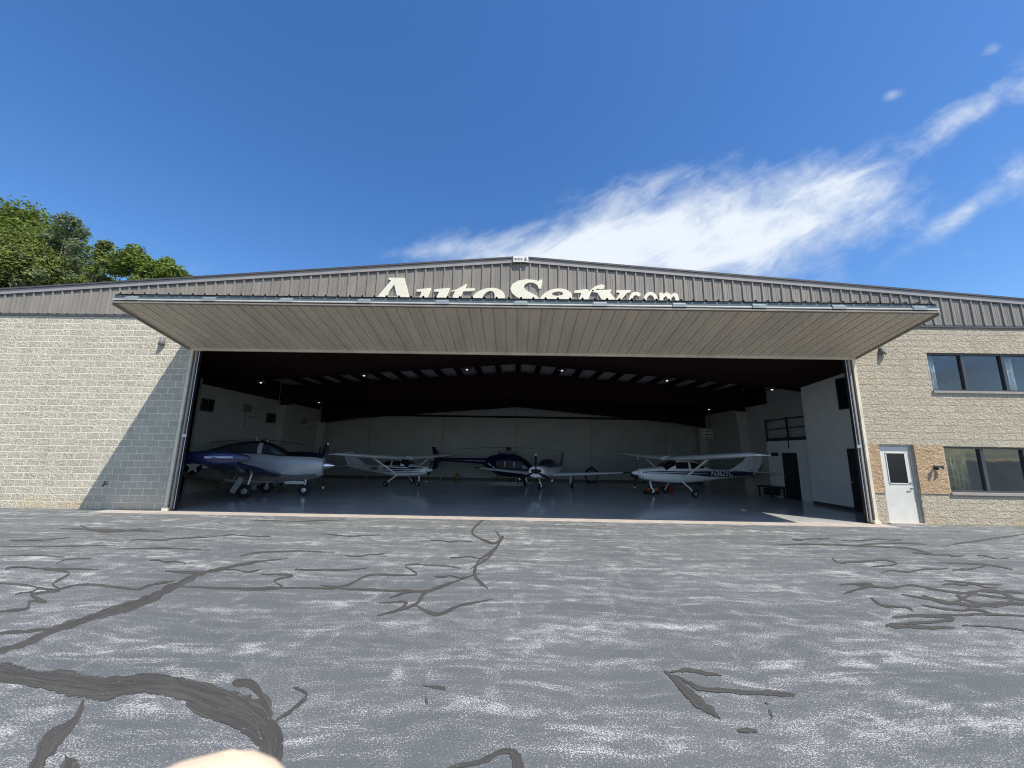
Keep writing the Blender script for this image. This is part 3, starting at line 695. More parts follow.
letter('letter', [[(659.6, 292.6), (663, 292.6), (663, 294.4), (666, 292.2), (669.4, 293.2), (671, 295), (674.2, 292.6), (677.6, 294), (678.8, 297.6), (678.8, 309.6), (675.4, 309.6), (675.4, 298.4), (673.8, 296), (671.4, 298), (671.2, 309.6), (667.6, 309.6), (667.6, 298.2), (666, 295.8), (663.4, 298), (663.2, 309.6), (659.6, 309.6)]])

# ------------------------------------------------------------------ wall lamps etc.
def wall_lamp(P, label):
    r = empty('wall_lamp', (P.x, FY, P.z), 0, label, 'wall lamp', 'lamps on the block walls'); r.scale = (.75, .75, .9)
    MB().box(-.07, .07, -.04, -.002, -.02, .2).build('back_plate', M_lampg, r, bevel=.01)
    mb = MB(); rows = []
    for t, rr in ((.17, .05), (.1, .085), (0, .105), (-.1, .12)):
        rows.append([(rr*math.cos(a), -.03-rr*1.25*abs(math.sin(a)), t+.02) for a in [PI+PI*i/14 for i in range(15)]])
    mb.grid(rows).build('hood', M_lampg, r, smooth='all', thick=.012)
    MB().lathe((0, -.08, -.05), (0, 0, 1), [(0, .03), (.03, .05), (.1, .04), (.13, .01)], 12).build('bulb', M_white, r, smooth=True)
    return r
wall_lamp(atY(163, 343, FY), 'grey hooded wall lamp on the left block wall')
wall_lamp(atY(881, 353, FY), 'grey hooded wall lamp above the white entrance door')
P = atY(934, 466, FY)
r = empty('door_lamp', (P.x, FY-.022, P.z), 0, 'small dark double floodlight on tan stone beside the entrance door', 'floodlight')
MB().lathe((0, 0, 0), (0, -1, 0), [(0, .045), (.03, .04), (.045, .02), (.06, .02)], 14).build('mount', M_lampg, r, smooth=True)
for s in (-1, 1):
    MB().lathe((s*.03, -.05, .0), (s*.6, -.6, .15*s-.35), [(0, .018), (.04, .025), (.06, .045), (.12, .06), (.125, .05)], 14).build('spot_head', M_dark if s < 0 else M_lampg, r, smooth=True)
P = atY(107, 484, FY)
r = empty('wall_faucet', (P.x, FY, P.z), 0, 'small dark water faucet low on the shaded left block wall', 'faucet')
mb = MB(); mb.tube((0, 0, 0), (0, -.1, 0), .018); mb.tube((0, -.09, .0), (0, -.12, -.07), .016); mb.build('spout', M_dark, r)
MB().lathe((0, -.07, .02), (0, 0, 1), [(0, .012), (.04, .012), (.042, .045), (.055, .045)], 12).build('valve_wheel', M_dark, r)

# ------------------------------------------------------------------ high bay lamps
row1 = [(261, 382), (364, 375), (467, 369), (562, 370), (667, 380), (772, 389)]
row2 = [(319, 402), (402, 398), (521, 393), (625, 401), (709, 409)]
ordn = ['leftmost', 'second from left', 'third from left', 'fourth from left', 'fifth from left', 'rightmost']
def bay_lamp():
    r = empty('hanging_lamp', (0, 0, 0), 0, 'x', 'hanging lamp', 'lamps hanging from the hangar roof')
    MB().lathe((0, 0, -.02), (0, 0, 1), [(0, .22), (.06, .19), (.14, .11), (.2, .07), (.34, .07), (.36, .03)], 16).build('shade', M_trimd, r, smooth=True)
    MB().lathe((0, 0, -.06), (0, 0, 1), [(0, .02), (.03, .05), (.07, .04)], 12).build('bulb', M_bulb, r, smooth=True)
    MB().tube((0, 0, .3), (0, 0, .62), .012, n=6).build('rod', M_dark, r)
    return r
proto = None
for row, Y, nm in ((row1, 16.0, 'front'), (row2, 22.2, 'rear')):
    for i, (u, v) in enumerate(row):
        P = atY(u, v, Y)
        o = bay_lamp() if proto is None else copy_tree(proto)
        proto = proto or o
        P.z = min(P.z, cz(P.x)-.45); o.location = P
        w = ordn[i] if i < len(row)-1 else 'rightmost'
        o['label'] = f'{w} hanging dome lamp in the {nm} row under the dark roof'
        # rod up to the ceiling
# unit heater
P = atY(707, 434, 24.4)
r = empty('unit_heater', P, 0, 'white box heater hanging high in the right rear corner', 'heater')
MB().box(-.3, .3, -.22, .22, -.3, .3).build('cabinet', M_white, r, bevel=.02)
mb = MB()
for i in range(6): mb.bar((-.25, -.225, -.22+i*.088), (.25, -.225, -.22+i*.088), .02, .05)
mb.build('louvre', M_lampg, r)
mb = MB(); mb.tube((-.25, 0, .3), (-.25, 0, 1.3), .012, n=6); mb.tube((.25, 0, .3), (.25, 0, 1.3), .012, n=6); mb.build('hanger_rod', M_dark, r)
for (u, v, nm) in ((246, 408, 'front'), (303, 421, 'rear')):
    P = atX(u, v, XL+.0)
    r = empty('electrical_box', (XL+.002, min(P.y, 25.0), P.z), 0, f'grey electrical box high on the {nm} bay of the left inner wall', 'electrical box', 'electrical boxes on the left inner wall')
    MB().box(0, .15, -.2, .2, -.18, .18).build('cabinet', M_lampg, r, bevel=.01)
    MB().box(.15, .156, -.17, .17, -.15, .15).build('cover', M_lampg, r)
    mb = MB(); mb.tube((.03, .2, .05), (.03, 1.2, .05), .02, n=6); mb.tube((.03, .2, -.4), (.03, 1.2, -.4), .02, n=6); mb.tube((.03, 0, -.18), (.03, 0, -.9), .02, n=6); mb.build('conduit', M_lampg, r)

# ------------------------------------------------------------------ aircraft
class Body:
    def __init__(s, secs): s.s = sorted(secs)
    def at(s, x):
        S_ = s.s
        if x <= S_[0][0]: return S_[0][1:]
        if x >= S_[-1][0]: return S_[-1][1:]
        for i in range(len(S_)-1):
            if S_[i][0] <= x <= S_[i+1][0]:
                a, b = S_[i], S_[i+1]; t = (x-a[0])/(b[0]-a[0])
                out = []
                for k in range(1, 5):
                    m0 = (b[k]-S_[i-1][k])/(b[0]-S_[i-1][0]) if i > 0 else (b[k]-a[k])/(b[0]-a[0])
                    m1 = (S_[i+2][k]-a[k])/(S_[i+2][0]-a[0]) if i+2 < len(S_) else (b[k]-a[k])/(b[0]-a[0])
                    h = b[0]-a[0]
                    out.append((2*t**3-3*t*t+1)*a[k]+(t**3-2*t*t+t)*h*m0+(-2*t**3+3*t*t)*b[k]+(t**3-t*t)*h*m1)
                return out
    def pt(s, x, th, off=0):
        w, zb, zt, n = s.at(x); c, q = math.cos(th), math.sin(th); hz = (zt-zb)/2
        return (x, (w+off)*math.copysign(abs(c)**(2/n), c), (zb+zt)/2+(hz+off)*math.copysign(abs(q)**(2/n), q))
    def mesh(s, x0, x1, nx=40, th0=0, th1=2*PI, nth=36, off=0, cap=True):
        mb = MB(); full = abs(th1-th0-2*PI) < 1e-6
        rows = [[s.pt(x0+(x1-x0)*i/nx, th0+(th1-th0)*j/nth, off) for j in range(nth if full else nth+1)] for i in range(nx+1)]
        mb.grid(rows, full)
        if full and cap: n = nth; mb.f.append(tuple(range(n))); mb.f.append(tuple(range(nx*n, nx*n+n)))
        return mb
    def yside(s, x, z):
        w, zb, zt, n = s.at(x); q = min(.999, abs((z-(zb+zt)/2)/((zt-zb)/2))); return w*(1-q**n)**(1/n)
    def side(s, xs, sd, off=.006, nz=5, sub=5):
        """xs: list of (x, zlo, zhi)"""
        mb = MB(); rows = []
        for i in range(len(xs)-1):
            for k in range(sub):
                t = k/sub; rows.append([a+(b-a)*t for a, b in zip(xs[i], xs[i+1])])
        rows.append(xs[-1])
        mb.grid([[(x, sd*(s.yside(x, lo+(hi-lo)*j/nz)+off), lo+(hi-lo)*j/nz) for j in range(nz+1)] for x, lo, hi in rows])
        return mb
AF = [(0, 0), (.015, .022), (.06, .048), (.16, .075), (.3, .085), (.5, .07), (.75, .036), (1, .002), (1, -.002), (.7, -.018), (.4, -.03), (.15, -.032), (.04, -.02)]
def foil(stations, thick=1.0):
    """stations: (LEx, chord, P(y,z), spanwise unit: 'y' or 'z', tscale)"""
    mb = MB(); rows = []
    for (le, ch, y, z, ax, ts) in stations:
        row = []
        for c, t in AF:
            if ax == 'y': row.append((le-c*ch, y, z+t*ch*thick*ts*1.25))
            else: row.append((le-c*ch, y+t*ch*thick*ts, z))
        rows.append(row)
    mb.grid(rows, True); n = len(AF); mb.f.append(tuple(range(n))); mb.f.append(tuple(range((len(rows)-1)*n, len(rows)*n)))
    return mb
def symfoil(le0, ch0, z0, le1, ch1, z1, ax, y=0, th=.5):
    return [(le0, ch0, y, z0, ax, th), (le0+(le1-le0)*.94, ch0+(ch1-ch0)*.94, y, z0+(z1-z0)*.94, ax, th), (le1, ch1*.9, y, z1*.995+z0*.005, ax, th*.5)]
def blade(mb, c, ang, R_p, cmax, tw=.6):
    """propeller blade in the y-z plane at x=c.x"""
    rows = []
    for i in range(9):
        t = i/8; r_ = .10*R_p+t*.9*R_p; ch = cmax*(.45+1.1*t*(1-t)*2.0)*(1 if t < .93 else .6); a = tw*(1-t)+.28
        d = Vector((0, math.sin(ang), math.cos(ang))); e = Vector((0, math.cos(ang), -math.sin(ang)))
        rows.append([Vector(c)+d*r_+(e*math.cos(a)+Vector((1, 0, 0))*math.sin(a))*(q*ch)+Vector((1, 0, 0))*(.012*th) for q, th in ((-.5, 0), (0, 1), (.5, 0), (0, -1))])
    mb.grid(rows, True); n = 4; o = len(mb.v)-36; mb.f.append(tuple(o+i for i in range(4))); mb.f.append(tuple(o+32+i for i in range(4)))
def propeller(root, x, z, R_p, n, a0, mblade, mspin, spin, tipmat=None):
    p = MB(); p.lathe((x-.02, 0, z), (1, 0, 0), [(0, .05), (.06, .05)], 14); pr_ = p.build('propeller', M_dark, root)
    MB().lathe((x-.06, 0, z), (1, 0, 0), [(0, spin[1]), (spin[0]*.35, spin[1]*.86), (spin[0]*.65, spin[1]*.6), (spin[0]*.9, spin[1]*.25), (spin[0], .01)], 20).build('spinner', mspin, pr_, smooth=True)
    for i in range(n):
        b = MB(); ang = a0+2*PI*i/n; blade(b, (x, 0, z), ang, R_p, .17); b.build('blade', mblade, pr_, smooth=True)
        if tipmat:
            d = Vector((0, math.sin(ang), math.cos(ang))); b = MB(); b.bar(Vector((x, 0, z))+d*R_p*.93, Vector((x, 0, z))+d*R_p*1.01, .13, .05, (1, 0, 0)); b.build('blade_tip', tipmat, pr_)
def wheel(root, x, y, r_, w, legpts, lr, fairing=False):
    mb = MB()
    for a, b in zip(legpts[:-1], legpts[1:]): mb.tube(a, b, lr, lr*.8, 8)
    lg = mb.build('landing_gear', M_acw, root, smooth=True)
    MB().lathe((x, y-w/2, r_), (0, 1, 0), [(0, r_*.55), (.0, r_*.8), (w*.15, r_*.95), (w*.35, r_), (w*.65, r_), (w*.85, r_*.95), (w, r_*.8), (w, r_*.55)], 22).build('tyre', M_black, lg, smooth=True)
    MB().lathe((x, y-w/2-.012, r_), (0, 1, 0), [(0, .02), (0, r_*.25), (.012, r_*.45), (w+.012, r_*.45), (w+.024, r_*.25), (w+.024, .02)], 18).build('hub', M_galv, lg, smooth=True)
    return lg
def star_pts(R1, R2, n=5, a0=PI/2): return [((R1 if i % 2 == 0 else R2)*math.cos(a0+i*PI/n), (R1 if i % 2 == 0 else R2)*math.sin(a0+i*PI/n)) for i in range(2*n)]

def high_wing(label, reg, stripe_full, regx):
    r = empty('high_wing_airplane', (0, 0, 0), 0, label, 'airplane', 'airplanes parked in the hangar')
    B = Body([(-5.15, .05, 1.30, 1.52, 2), (-4.6, .11, 1.2, 1.58, 2), (-3.4, .22, 1.05, 1.62, 2.2), (-2.2, .36, .92, 1.66, 2.4), (-1.5, .46, .84, 1.88, 2.8), (-.9, .52, .78, 2.16, 3.2), (-.3, .55, .74, 2.24, 3.4), (.35, .55, .74, 2.24, 3.4), (.7, .55, .75, 2.08, 3.2), (1.1, .54, .78, 1.80, 3), (1.5, .52, .82, 1.74, 2.8), (2.1, .47, .92, 1.68, 2.6), (2.42, .38, 1.05, 1.62, 2.4), (2.52, .26, 1.15, 1.55, 2.2)])
    B.mesh(-5.15, 2.52, 70).build('fuselage', M_acw, r, smooth=True)
    B.mesh(.42, 1.12, 10, rad(22), rad(158), 16, .008).build('windscreen', M_dglass, r, smooth=True)
    B.mesh(-1.6, -1.0, 8, rad(48), rad(132), 10, .008).build('rear_window', M_dglass, r, smooth=True)
    for sd in (-1, 1):
        B.side([(.5, 1.66, 1.90), (.36, 1.66, 2.08), (-.28, 1.66, 2.08)], sd).build('side_window', M_dglass, r, smooth=True)
        B.side([(-.42, 1.66, 2.08), (-.8, 1.68, 2.04), (-1.35, 1.72, 1.80)], sd).build('side_window', M_dglass, r, smooth=True)
        if stripe_full:
            B.side([(2.4, 1.36, 1.46), (1.2, 1.36, 1.52), (-.5, 1.28, 1.50), (-1.6, 1.16, 1.52), (-3.0, 1.14, 1.53), (-4.9, 1.24, 1.48)], sd).build('stripe', M_stripe, r, smooth=True)
            B.side([(2.2, 1.40, 1.43), (1.2, 1.42, 1.455), (-.5, 1.37, 1.41), (-1.5, 1.35, 1.38)], sd, .011).build('pinstripe', M_acw, r, smooth=True)
        else:
            for z0, z1 in ((1.40, 1.50), (1.26, 1.33), (1.14, 1.19)):
                B.side([(2.3, z1-.02, z1), (1.6, z0, z1), (.2, z0-.05, z1-.04), (-1.2, z0-.02, z1-.03)], sd).build('stripe', M_stripe, r, smooth=True)
            B.side([(2.4, 1.52, 1.56), (1.4, 1.5, 1.6), (.9, 1.58, 1.66), (-.4, 1.56, 1.6)], sd).build('stripe', M_stripe, r, smooth=True)
        x = regx; z = 1.36 if stripe_full else 1.33
        x2 = x-.9
        y1, y2 = B.yside(x+.6, z), B.yside(x-.6, z); sl_ = (y2-y1)/-1.2
        mt = M_acw if stripe_full else M_stripe
        text_mesh('registration_number', reg, .46 if stripe_full else .36, mt, r, lambda a, b, t, sd=sd, x=x, z=z: Vector((x-sd*-a if sd < 0 else x-a, sd*(B.yside(x, z)+.02+((x+a if sd < 0 else x-a)-x)*sl_+t), z+b)), .006, .12)
        # wing
        foil([(.86, 1.63, sd*.25, 2.24, 'y', 1.35), (.86, 1.63, sd*2.6, 2.36, 'y', 1.35), (.72, 1.35, sd*4.4, 2.49, 'y', 1.3), (.62, 1.15, sd*5.35, 2.56, 'y', 1.2), (.5, .9, sd*5.55, 2.57, 'y', .5)]).build('wing', M_acw, r, smooth=True)
        MB().bar((.22, sd*.53, .92), (.28, sd*2.75, 2.34), .11, .045, (1, 0, 0)).build('wing_strut', M_acw, r, bevel=.01)
        foil([(-4.35, .95, sd*.05, 1.48, 'y', .7), (-4.5, .7, sd*1.55, 1.48, 'y', .7), (-4.6, .5, sd*1.7, 1.48, 'y', .4)]).build('tailplane', M_acw, r, smooth=True)
        wheel(r, 0, sd*1.27, .2, .15, [(.12, sd*.45, .86), (.05, sd*.95, .52), (0, sd*1.2, .22)], .05)
    wheel(r, 1.62, 0, .18, .13, [(1.75, 0, .95), (1.70, 0, .5), (1.62, .09, .3), (1.62, .09, .18)], .05)
    foil([(-3.1, 1.7, 0, 1.55, 'z', .2), (-3.7, 1.35, 0, 1.75, 'z', .45), (-4.35, 1.0, 0, 2.2, 'z', .5), (-4.85, .72, 0, 2.68, 'z', .5), (-4.95, .6, 0, 2.73, 'z', .3)]).build('fin', M_acw, r, smooth=True)
    foil([(-4.80, .42, 0, 1.42, 'z', .3), (-5.06, .42, 0, 1.75, 'z', .3), (-5.36, .36, 0, 2.2, 'z', .3), (-5.58, .28, 0, 2.70, 'z', .3)]).build('rudder', M_acw, r, smooth=True)
    propeller(r, 2.56, 1.36, .95, 2, rad(14), M_dark, M_white if not stripe_full else M_acw, (.34, .17), M_white)
    MB().lathe((2.525, .0, 1.12), (1, 0, 0), [(0, .16), (.012, .15)], 14).build('air_intake', M_black, r)
    mb = MB(); mb.tube((-.1, .2, 2.36), (-.25, .2, 2.75), .008, n=5); mb.tube((-.6, -.15, 2.32), (-.8, -.15, 2.66), .008, n=5); mb.build('antenna', M_dark, r)
    return r
def place(r, x, y, a, k, ky, kz): r.location = (x, y, .008); r.rotation_euler = (0, 0, rad(a)); r.scale = (k, k*ky, k*kz)
place(high_wing('white high-wing airplane with dark stripe lettered N3621C facing left', 'N3621C', True, -2.55), 7.70, 18.6, 194, .86, 1.0, .84)
place(high_wing('white high-wing airplane with triple stripes behind the silver and navy airplane', 'N910EN', False, -1.75), -6.15, 21.0, -24, .73, 1.15, .85)

# navy and silver low-wing airplane
def warbird():
    r = empty('low_wing_airplane', (0, 0, 0), 0, 'silver and navy low-wing airplane with white star at far left', 'airplane', 'airplanes parked in the hangar')
    B = Body([(-5.2, .05, 1.25, 1.5, 2), (-4.4, .16, 1.06, 1.66, 2.1), (-3.2, .33, .82, 1.82, 2.3), (-2.2, .47, .64, 1.92, 2.5), (-1.2, .57, .54, 1.95, 2.7), (0, .62, .52, 1.90, 2.8), (1.0, .61, .56, 1.84, 2.7), (1.8, .57, .66, 1.82, 2.6), (2.4, .53, .78, 1.79, 2.5), (2.72, .44, .90, 1.70, 2.3)])
    B.mesh(-5.2, 2.72, 60).build('fuselage', M_silver, r, smooth=True)
    B.mesh(-5.19, -1.15, 30, rad(0), rad(180), 30, .006, False).build('navy_tail_cover', M_navy, r, smooth=True)
    B.mesh(-5.19, -1.15, 30, rad(180), rad(360), 30, .004, False).build('grey_belly', M_lampg, r, smooth=True)
    B.mesh(1.0, 2.66, 20, rad(52), rad(128), 12, .006).build('antiglare_panel', M_antig, r, smooth=True)
    C = Body([(-2.3, .12, 1.55, 1.90, 2.2), (-1.9, .30, 1.5, 2.04, 2.2), (-1.3, .43, 1.5, 2.24, 2.3), (-.5, .49, 1.5, 2.38, 2.4), (.2, .49, 1.5, 2.36, 2.4), (.7, .47, 1.5, 2.18, 2.3), (1.25, .40, 1.5, 1.86, 2.2)])
    C.mesh(-2.3, 1.25, 40, rad(-10), rad(190), 28).build('canopy_shell', M_antig, r, smooth=True)
    for sd in (-1, 1):
        C.side([(-.02, 1.88, 2.26), (-.6, 1.88, 2.28), (-1.3, 1.88, 2.16), (-1.75, 1.9, 2.0)], sd).build('side_window', M_cglass, r, smooth=True)
        C.side([(1.02, 1.84, 1.9), (.7, 1.86, 2.1), (.2, 1.88, 2.24)], sd).build('side_window', M_cglass, r, smooth=True)
        C.side([(.18, 1.84, 2.3), (.0, 1.84, 2.32)], sd, .012).build('canopy_frame', M_silver, r, smooth=True)
        B.side([(-1.2, .95, 1.88), (-.9, 1.0, 1.86), (-.7, 1.2, 1.6), (-.6, 1.35, 1.5)], sd, .007).build('navy_flash', M_navy, r, smooth=True)
        B.side([(2.5, .84, .98), (1.6, .68, .92), (.6, .57, 1.0), (-.4, .58, 1.2), (-1.2, .60, 1.42)], sd, .008).build('belly_band', M_lampg, r, smooth=True)
        z = 1.24; X = -2.45; yy = B.yside(X, z); sl_ = (B.yside(X+.4, z)-B.yside(X-.4, z))/.8
        fm = lambda a, b, t, sd=sd, o=0: Vector((X+a, sd*(yy+.012+o+a*sl_+t*.004), z+b))
        MB().add
        d = MB(); n = 28; d.add([fm(0.37*math.cos(2*PI*i/n), .37*math.sin(2*PI*i/n), 0) for i in range(n)], [tuple(range(n))]); d.build('roundel', M_antig, r)
        d = MB(); sp = star_pts(.36, .14); d.add([fm(a, b, 0, o=.006) for a, b in sp]+[fm(0, 0, 0, o=.006)], [(i, (i+1) % 10, 10) for i in range(10)]); d.build('star', M_white, r)
        for q0, q1 in ((.36, .62), (-.62, -.36)):
            d = MB(); d.add([fm(a, b, 0, o=.003) for a, b in ((q0, -.06), (q1, -.06), (q1, .06), (q0, .06))], [(0, 1, 2, 3)]); d.build('insignia_bar', M_white, r)
        foil([(1.15, 2.1, sd*.3, .88, 'y', 1.1), (.95, 1.7, sd*2.5, 1.18, 'y', 1), (.75, 1.25, sd*5.0, 1.55, 'y', .9)]).build('wing', M_navy, r, smooth=True)
        tk = MB().lathe((-1.3, sd*5.2, 1.70), (1, 0, 0), [(0, .02), (.3, .12), (.9, .21), (1.6, .24), (2.2, .2), (2.6, .1), (2.72, .02)], 20).build('tip_tank', M_navy, r, smooth=True)
        MB().bar((.0, sd*5.2-.225, 1.72), (.9, sd*5.2-.205, 1.735), .03, .07).build('tank_sheen', M_tank_sheen, tk, bevel=.01)  # painted highlight: a pale bar stands in for sheen on the tank
        foil([(-4.2, .95, sd*.06, 1.5, 'y', .7), (-4.35, .7, sd*1.8, 1.52, 'y', .6), (-4.45, .5, sd*1.95, 1.52, 'y', .3)]).build('tailplane', M_navy, r, smooth=True)
        wheel(r, 0, sd*1.3, .27, .19, [(.12, sd*1.15, .95), (.05, sd*1.2, .5), (0, sd*1.2, .27)], .045)
        MB().bar((-.25, sd*1.12, .8), (-.55, sd*1.12, .2), .05, .22, (1, 0, 0)).build('gear_door', M_silver, r)
    wheel(r, 1.95, 0, .23, .15, [(2.0, 0, .9), (1.97, .0, .5), (1.95, .1, .4), (1.95, .1, .23)], .05)
    MB().bar((1.2, -.3, .58), (2.0, -.3, .58), .04, .14).build('nose_gear_door', M_silver, r, bevel=.01)
    foil([(-3.5, 1.5, 0, 1.7, 'z', .4), (-4.3, 1.0, 0, 2.2, 'z', .45), (-4.75, .7, 0, 2.62, 'z', .4), (-4.85, .5, 0, 2.68, 'z', .3)]).build('fin', M_navy, r, smooth=True)
    propeller(r, 2.76, 1.34, 1.02, 2, rad(3), M_dark, M_chrome, (.44, .16), M_white)
    mb = MB(); mb.bar((-.6, -.66, 1.0), (-.75, -.68, .62), .03, .03); mb.bar((-.5, -.66, .62), (-.8, -.68, .62), .16, .03); mb.bar((-.85, -.66, .72), (-1.2, -.7, .55), .16, .03); mb.build('boarding_step', M_silver, r)
    mb = MB(); mb.tube((-.2, 0, 2.38), (-.28, 0, 2.6), .012, n=6); mb.tube((.2, 0, 2.37), (.2, 0, 2.45), .02, n=6); mb.build('antenna', M_white, r)
    return r
place(warbird(), -10.1, 15.36, 8, .90, .70, .97)

# white low-wing airplane with three-blade propeller
def tourer():
    r = empty('low_wing_airplane', (0, 0, 0), 0, 'white low-wing airplane with black three-blade propeller facing forward', 'airplane', 'airplanes parked in the hangar')
    B = Body([(-4.6, .05, 1.1, 1.35, 2), (-3.6, .2, .95, 1.42, 2.1), (-2.2, .4, .78, 1.5, 2.4), (-1.0, .54, .68, 1.52, 2.6), (.5, .56, .66, 1.52, 2.6), (1.3, .54, .7, 1.55, 2.5), (2.1, .53, .72, 1.60, 2.5), (2.6, .49, .80, 1.58, 2.4), (2.74, .42, .86, 1.54, 2.3)])
    B.mesh(-4.6, 2.72, 50).build('fuselage', M_acw, r, smooth=True)
    C = Body([(-1.9, .15, 1.2, 1.56, 2), (-1.2, .42, 1.2, 1.88, 2.2), (-.3, .5, 1.2, 2.04, 2.2), (.4, .5, 1.2, 2.0, 2.2), (1.0, .45, 1.2, 1.75, 2.1), (1.35, .4, 1.2, 1.56, 2)])
    C.mesh(-1.9, 1.35, 30, 0, PI, 24).build('canopy', mat('canopy_tint', (.05, .05, .085), .12, 0, .1, 2, coat=.6), r, smooth=True)
    for sd in (-1, 1):
        C.side([(-.02, 1.3, 2.0), (-.1, 1.3, 2.02)], sd, .01).build('canopy_frame', M_acw, r, smooth=True)
        foil([(.8, 1.75, sd*.35, .86, 'y', 1.1), (.55, 1.35, sd*2.6, 1.02, 'y', 1), (.3, 1.0, sd*4.55, 1.18, 'y', .9)]).build('wing', M_acw, r, smooth=True)
        foil([(.298, .99, sd*4.553, 1.18, 'y', .9), (.2, .8, sd*4.95, 1.21, 'y', .6), (.1, .6, sd*5.05, 1.215, 'y', .3)]).build('wing_tip', M_dark, r, smooth=True)
        foil([(-3.8, .85, sd*.06, 1.3, 'y', .7), (-3.95, .6, sd*1.6, 1.3, 'y', .6)]).build('tailplane', M_acw, r, smooth=True)
        wheel(r, -.1, sd*1.5, .2, .16, [(.05, sd*1.45, .85), (-.05, sd*1.42, .45), (-.1, sd*1.4, .2)], .055)
        MB().bar((.05, sd*1.58, .8), (.05, sd*1.6, .28), .03, .26, (1, 0, 0)).build('gear_door', M_dark, r)
        MB().lathe((2.70, sd*.2, 1.28), (1, 0, 0), [(0, .11), (.03, .10)], 14).build('air_intake', M_black, r)
    wheel(r, 1.95, 0, .18, .13, [(1.98, 0, .85), (1.95, 0, .5), (1.95, .09, .3), (1.95, .09, .18)], .045)
    foil([(-3.1, 1.45, 0, 1.38, 'z', .4), (-3.9, .95, 0, 1.9, 'z', .45), (-4.25, .65, 0, 2.55, 'z', .4), (-4.32, .5, 0, 2.6, 'z', .3)]).build('fin', M_navy, r, smooth=True)
    propeller(r, 2.80, 1.24, 1.12, 3, rad(0), M_antig, M_dark, (.32, .17), M_white)
    return r
place(tourer(), 1.80, 21.5, -109, .86, 1.02, .86)

# helicopter
def helicopter(label, nb=4, bl=4.6, a0=12):
    r = empty('helicopter', (0, 0, 0), 0, label, 'helicopter')
    B = Body([(-2.3, .18, 1.65, 2.15, 2), (-1.6, .5, 1.15, 2.45, 2.2), (-.9, .72, .75, 2.62, 2.4), (0, .78, .62, 2.68, 2.6), (.9, .78, .60, 2.56, 2.6), (1.6, .72, .62, 2.2, 2.4), (2.2, .56, .72, 1.65, 2.2), (2.7, .28, .9, 1.3, 2), (2.85, .08, 1.02, 1.16, 2)])
    B.mesh(-2.3, 2.85, 46).build('fuselage', M_navy2, r, smooth=True)
    B.mesh(1.55, 2.5, 12, rad(20), rad(160), 18, .008).build('windscreen', M_dglass, r, smooth=True)
    for sd in (-1, 1):
        for a, b in ((1.45, .75), (.62, -.1), (-.22, -.8)):
            B.side([(a, 1.35, 2.0), (b, 1.35, 2.05)], sd).build('side_window', M_antig, r, smooth=True)
        B.side([(2.4, 1.0, 1.06), (.5, 1.02, 1.08), (-.8, 1.18, 1.24), (-1.8, 1.75, 1.82)], sd, .008).build('pinstripe', M_acw, r, smooth=True)
        sk = MB(); y = sd*1.1
        sk.tube((-1.5, y, .05), (1.9, y, .05), .045); sk.tube((1.9, y, .05), (2.25, y, .22), .045); sk.build('skid', M_galv, r, smooth=True)
        sk = MB()
        for x in (-.9, 1.1): sk.tube((x, sd*.4, .72), (x, sd*.85, .55), .035); sk.tube((x, sd*.85, .55), (x, y, .06), .035)
        sk.build('skid_leg', M_dark, r)
    MB().tube((-2.0, 0, 1.95), (-6.9, 0, 2.05), .28, .13, 16).build('tail_boom', M_navy2, r, smooth=True)
    MB().box(-.9, .8, -.3, .3, 2.64, 2.86).build('engine_cowl', M_navy2, r, bevel=.08)
    foil([(-6.4, .75, 0, 2.1, 'z', .4), (-6.95, .45, 0, 3.2, 'z', .4)]).build('tail_fin', M_navy2, r, smooth=True)
    foil([(-6.4, .7, 0, 2.0, 'z', .4), (-6.85, .4, 0, 1.15, 'z', .4)]).build('ventral_fin', M_navy2, r, smooth=True)
    mb = MB(); mb.box(-4.8, -4.3, -.9, .9, 2.0, 2.03); mb.build('stabiliser', M_navy2, r)
    tr = MB().tube((-6.6, -.12, 2.08), (-6.6, -.3, 2.08), .05).build('tail_rotor', M_dark, r)
    MB().bar((-6.6, -.3, 1.3), (-6.6, -.3, 2.86), .02, .13, (1, 0, 0)).build('blade', M_dark, tr)
    mb = MB(); mb.tube((0, 0, 2.8), (0, 0, 3.25), .06); mb.lathe((0, 0, 3.12), (0, 0, 1), [(0, .1), (.04, .25), (.12, .25), (.16, .1)], 12); hb = mb.build('rotor_mast', M_dark, r, smooth=True)
    for k in range(nb):
        a = rad(a0+360/nb*k); d = Vector((math.cos(a), math.sin(a), 0)); mb = MB(); pts = [Vector((0, 0, 3.2))+d*(.2+t*bl)+Vector((0, 0, .03-.26*t*t)) for t in (0, .25, .5, .75, 1)]
        for p, q in zip(pts[:-1], pts[1:]): mb.bar(p, q, .2, .03)
        mb.build('rotor_blade', M_dark, hb)
    return r
h_ = helicopter('dark navy helicopter with skids beside the back wall'); place(h_, -.42, 23.2, -9, .65, .95, 1.0)

place(helicopter('dark helicopter hidden behind the silver and navy airplane with one long rotor blade showing', 2, 3.5, -8), -12.0, 18.4, -98, .68, .9, 1.0)

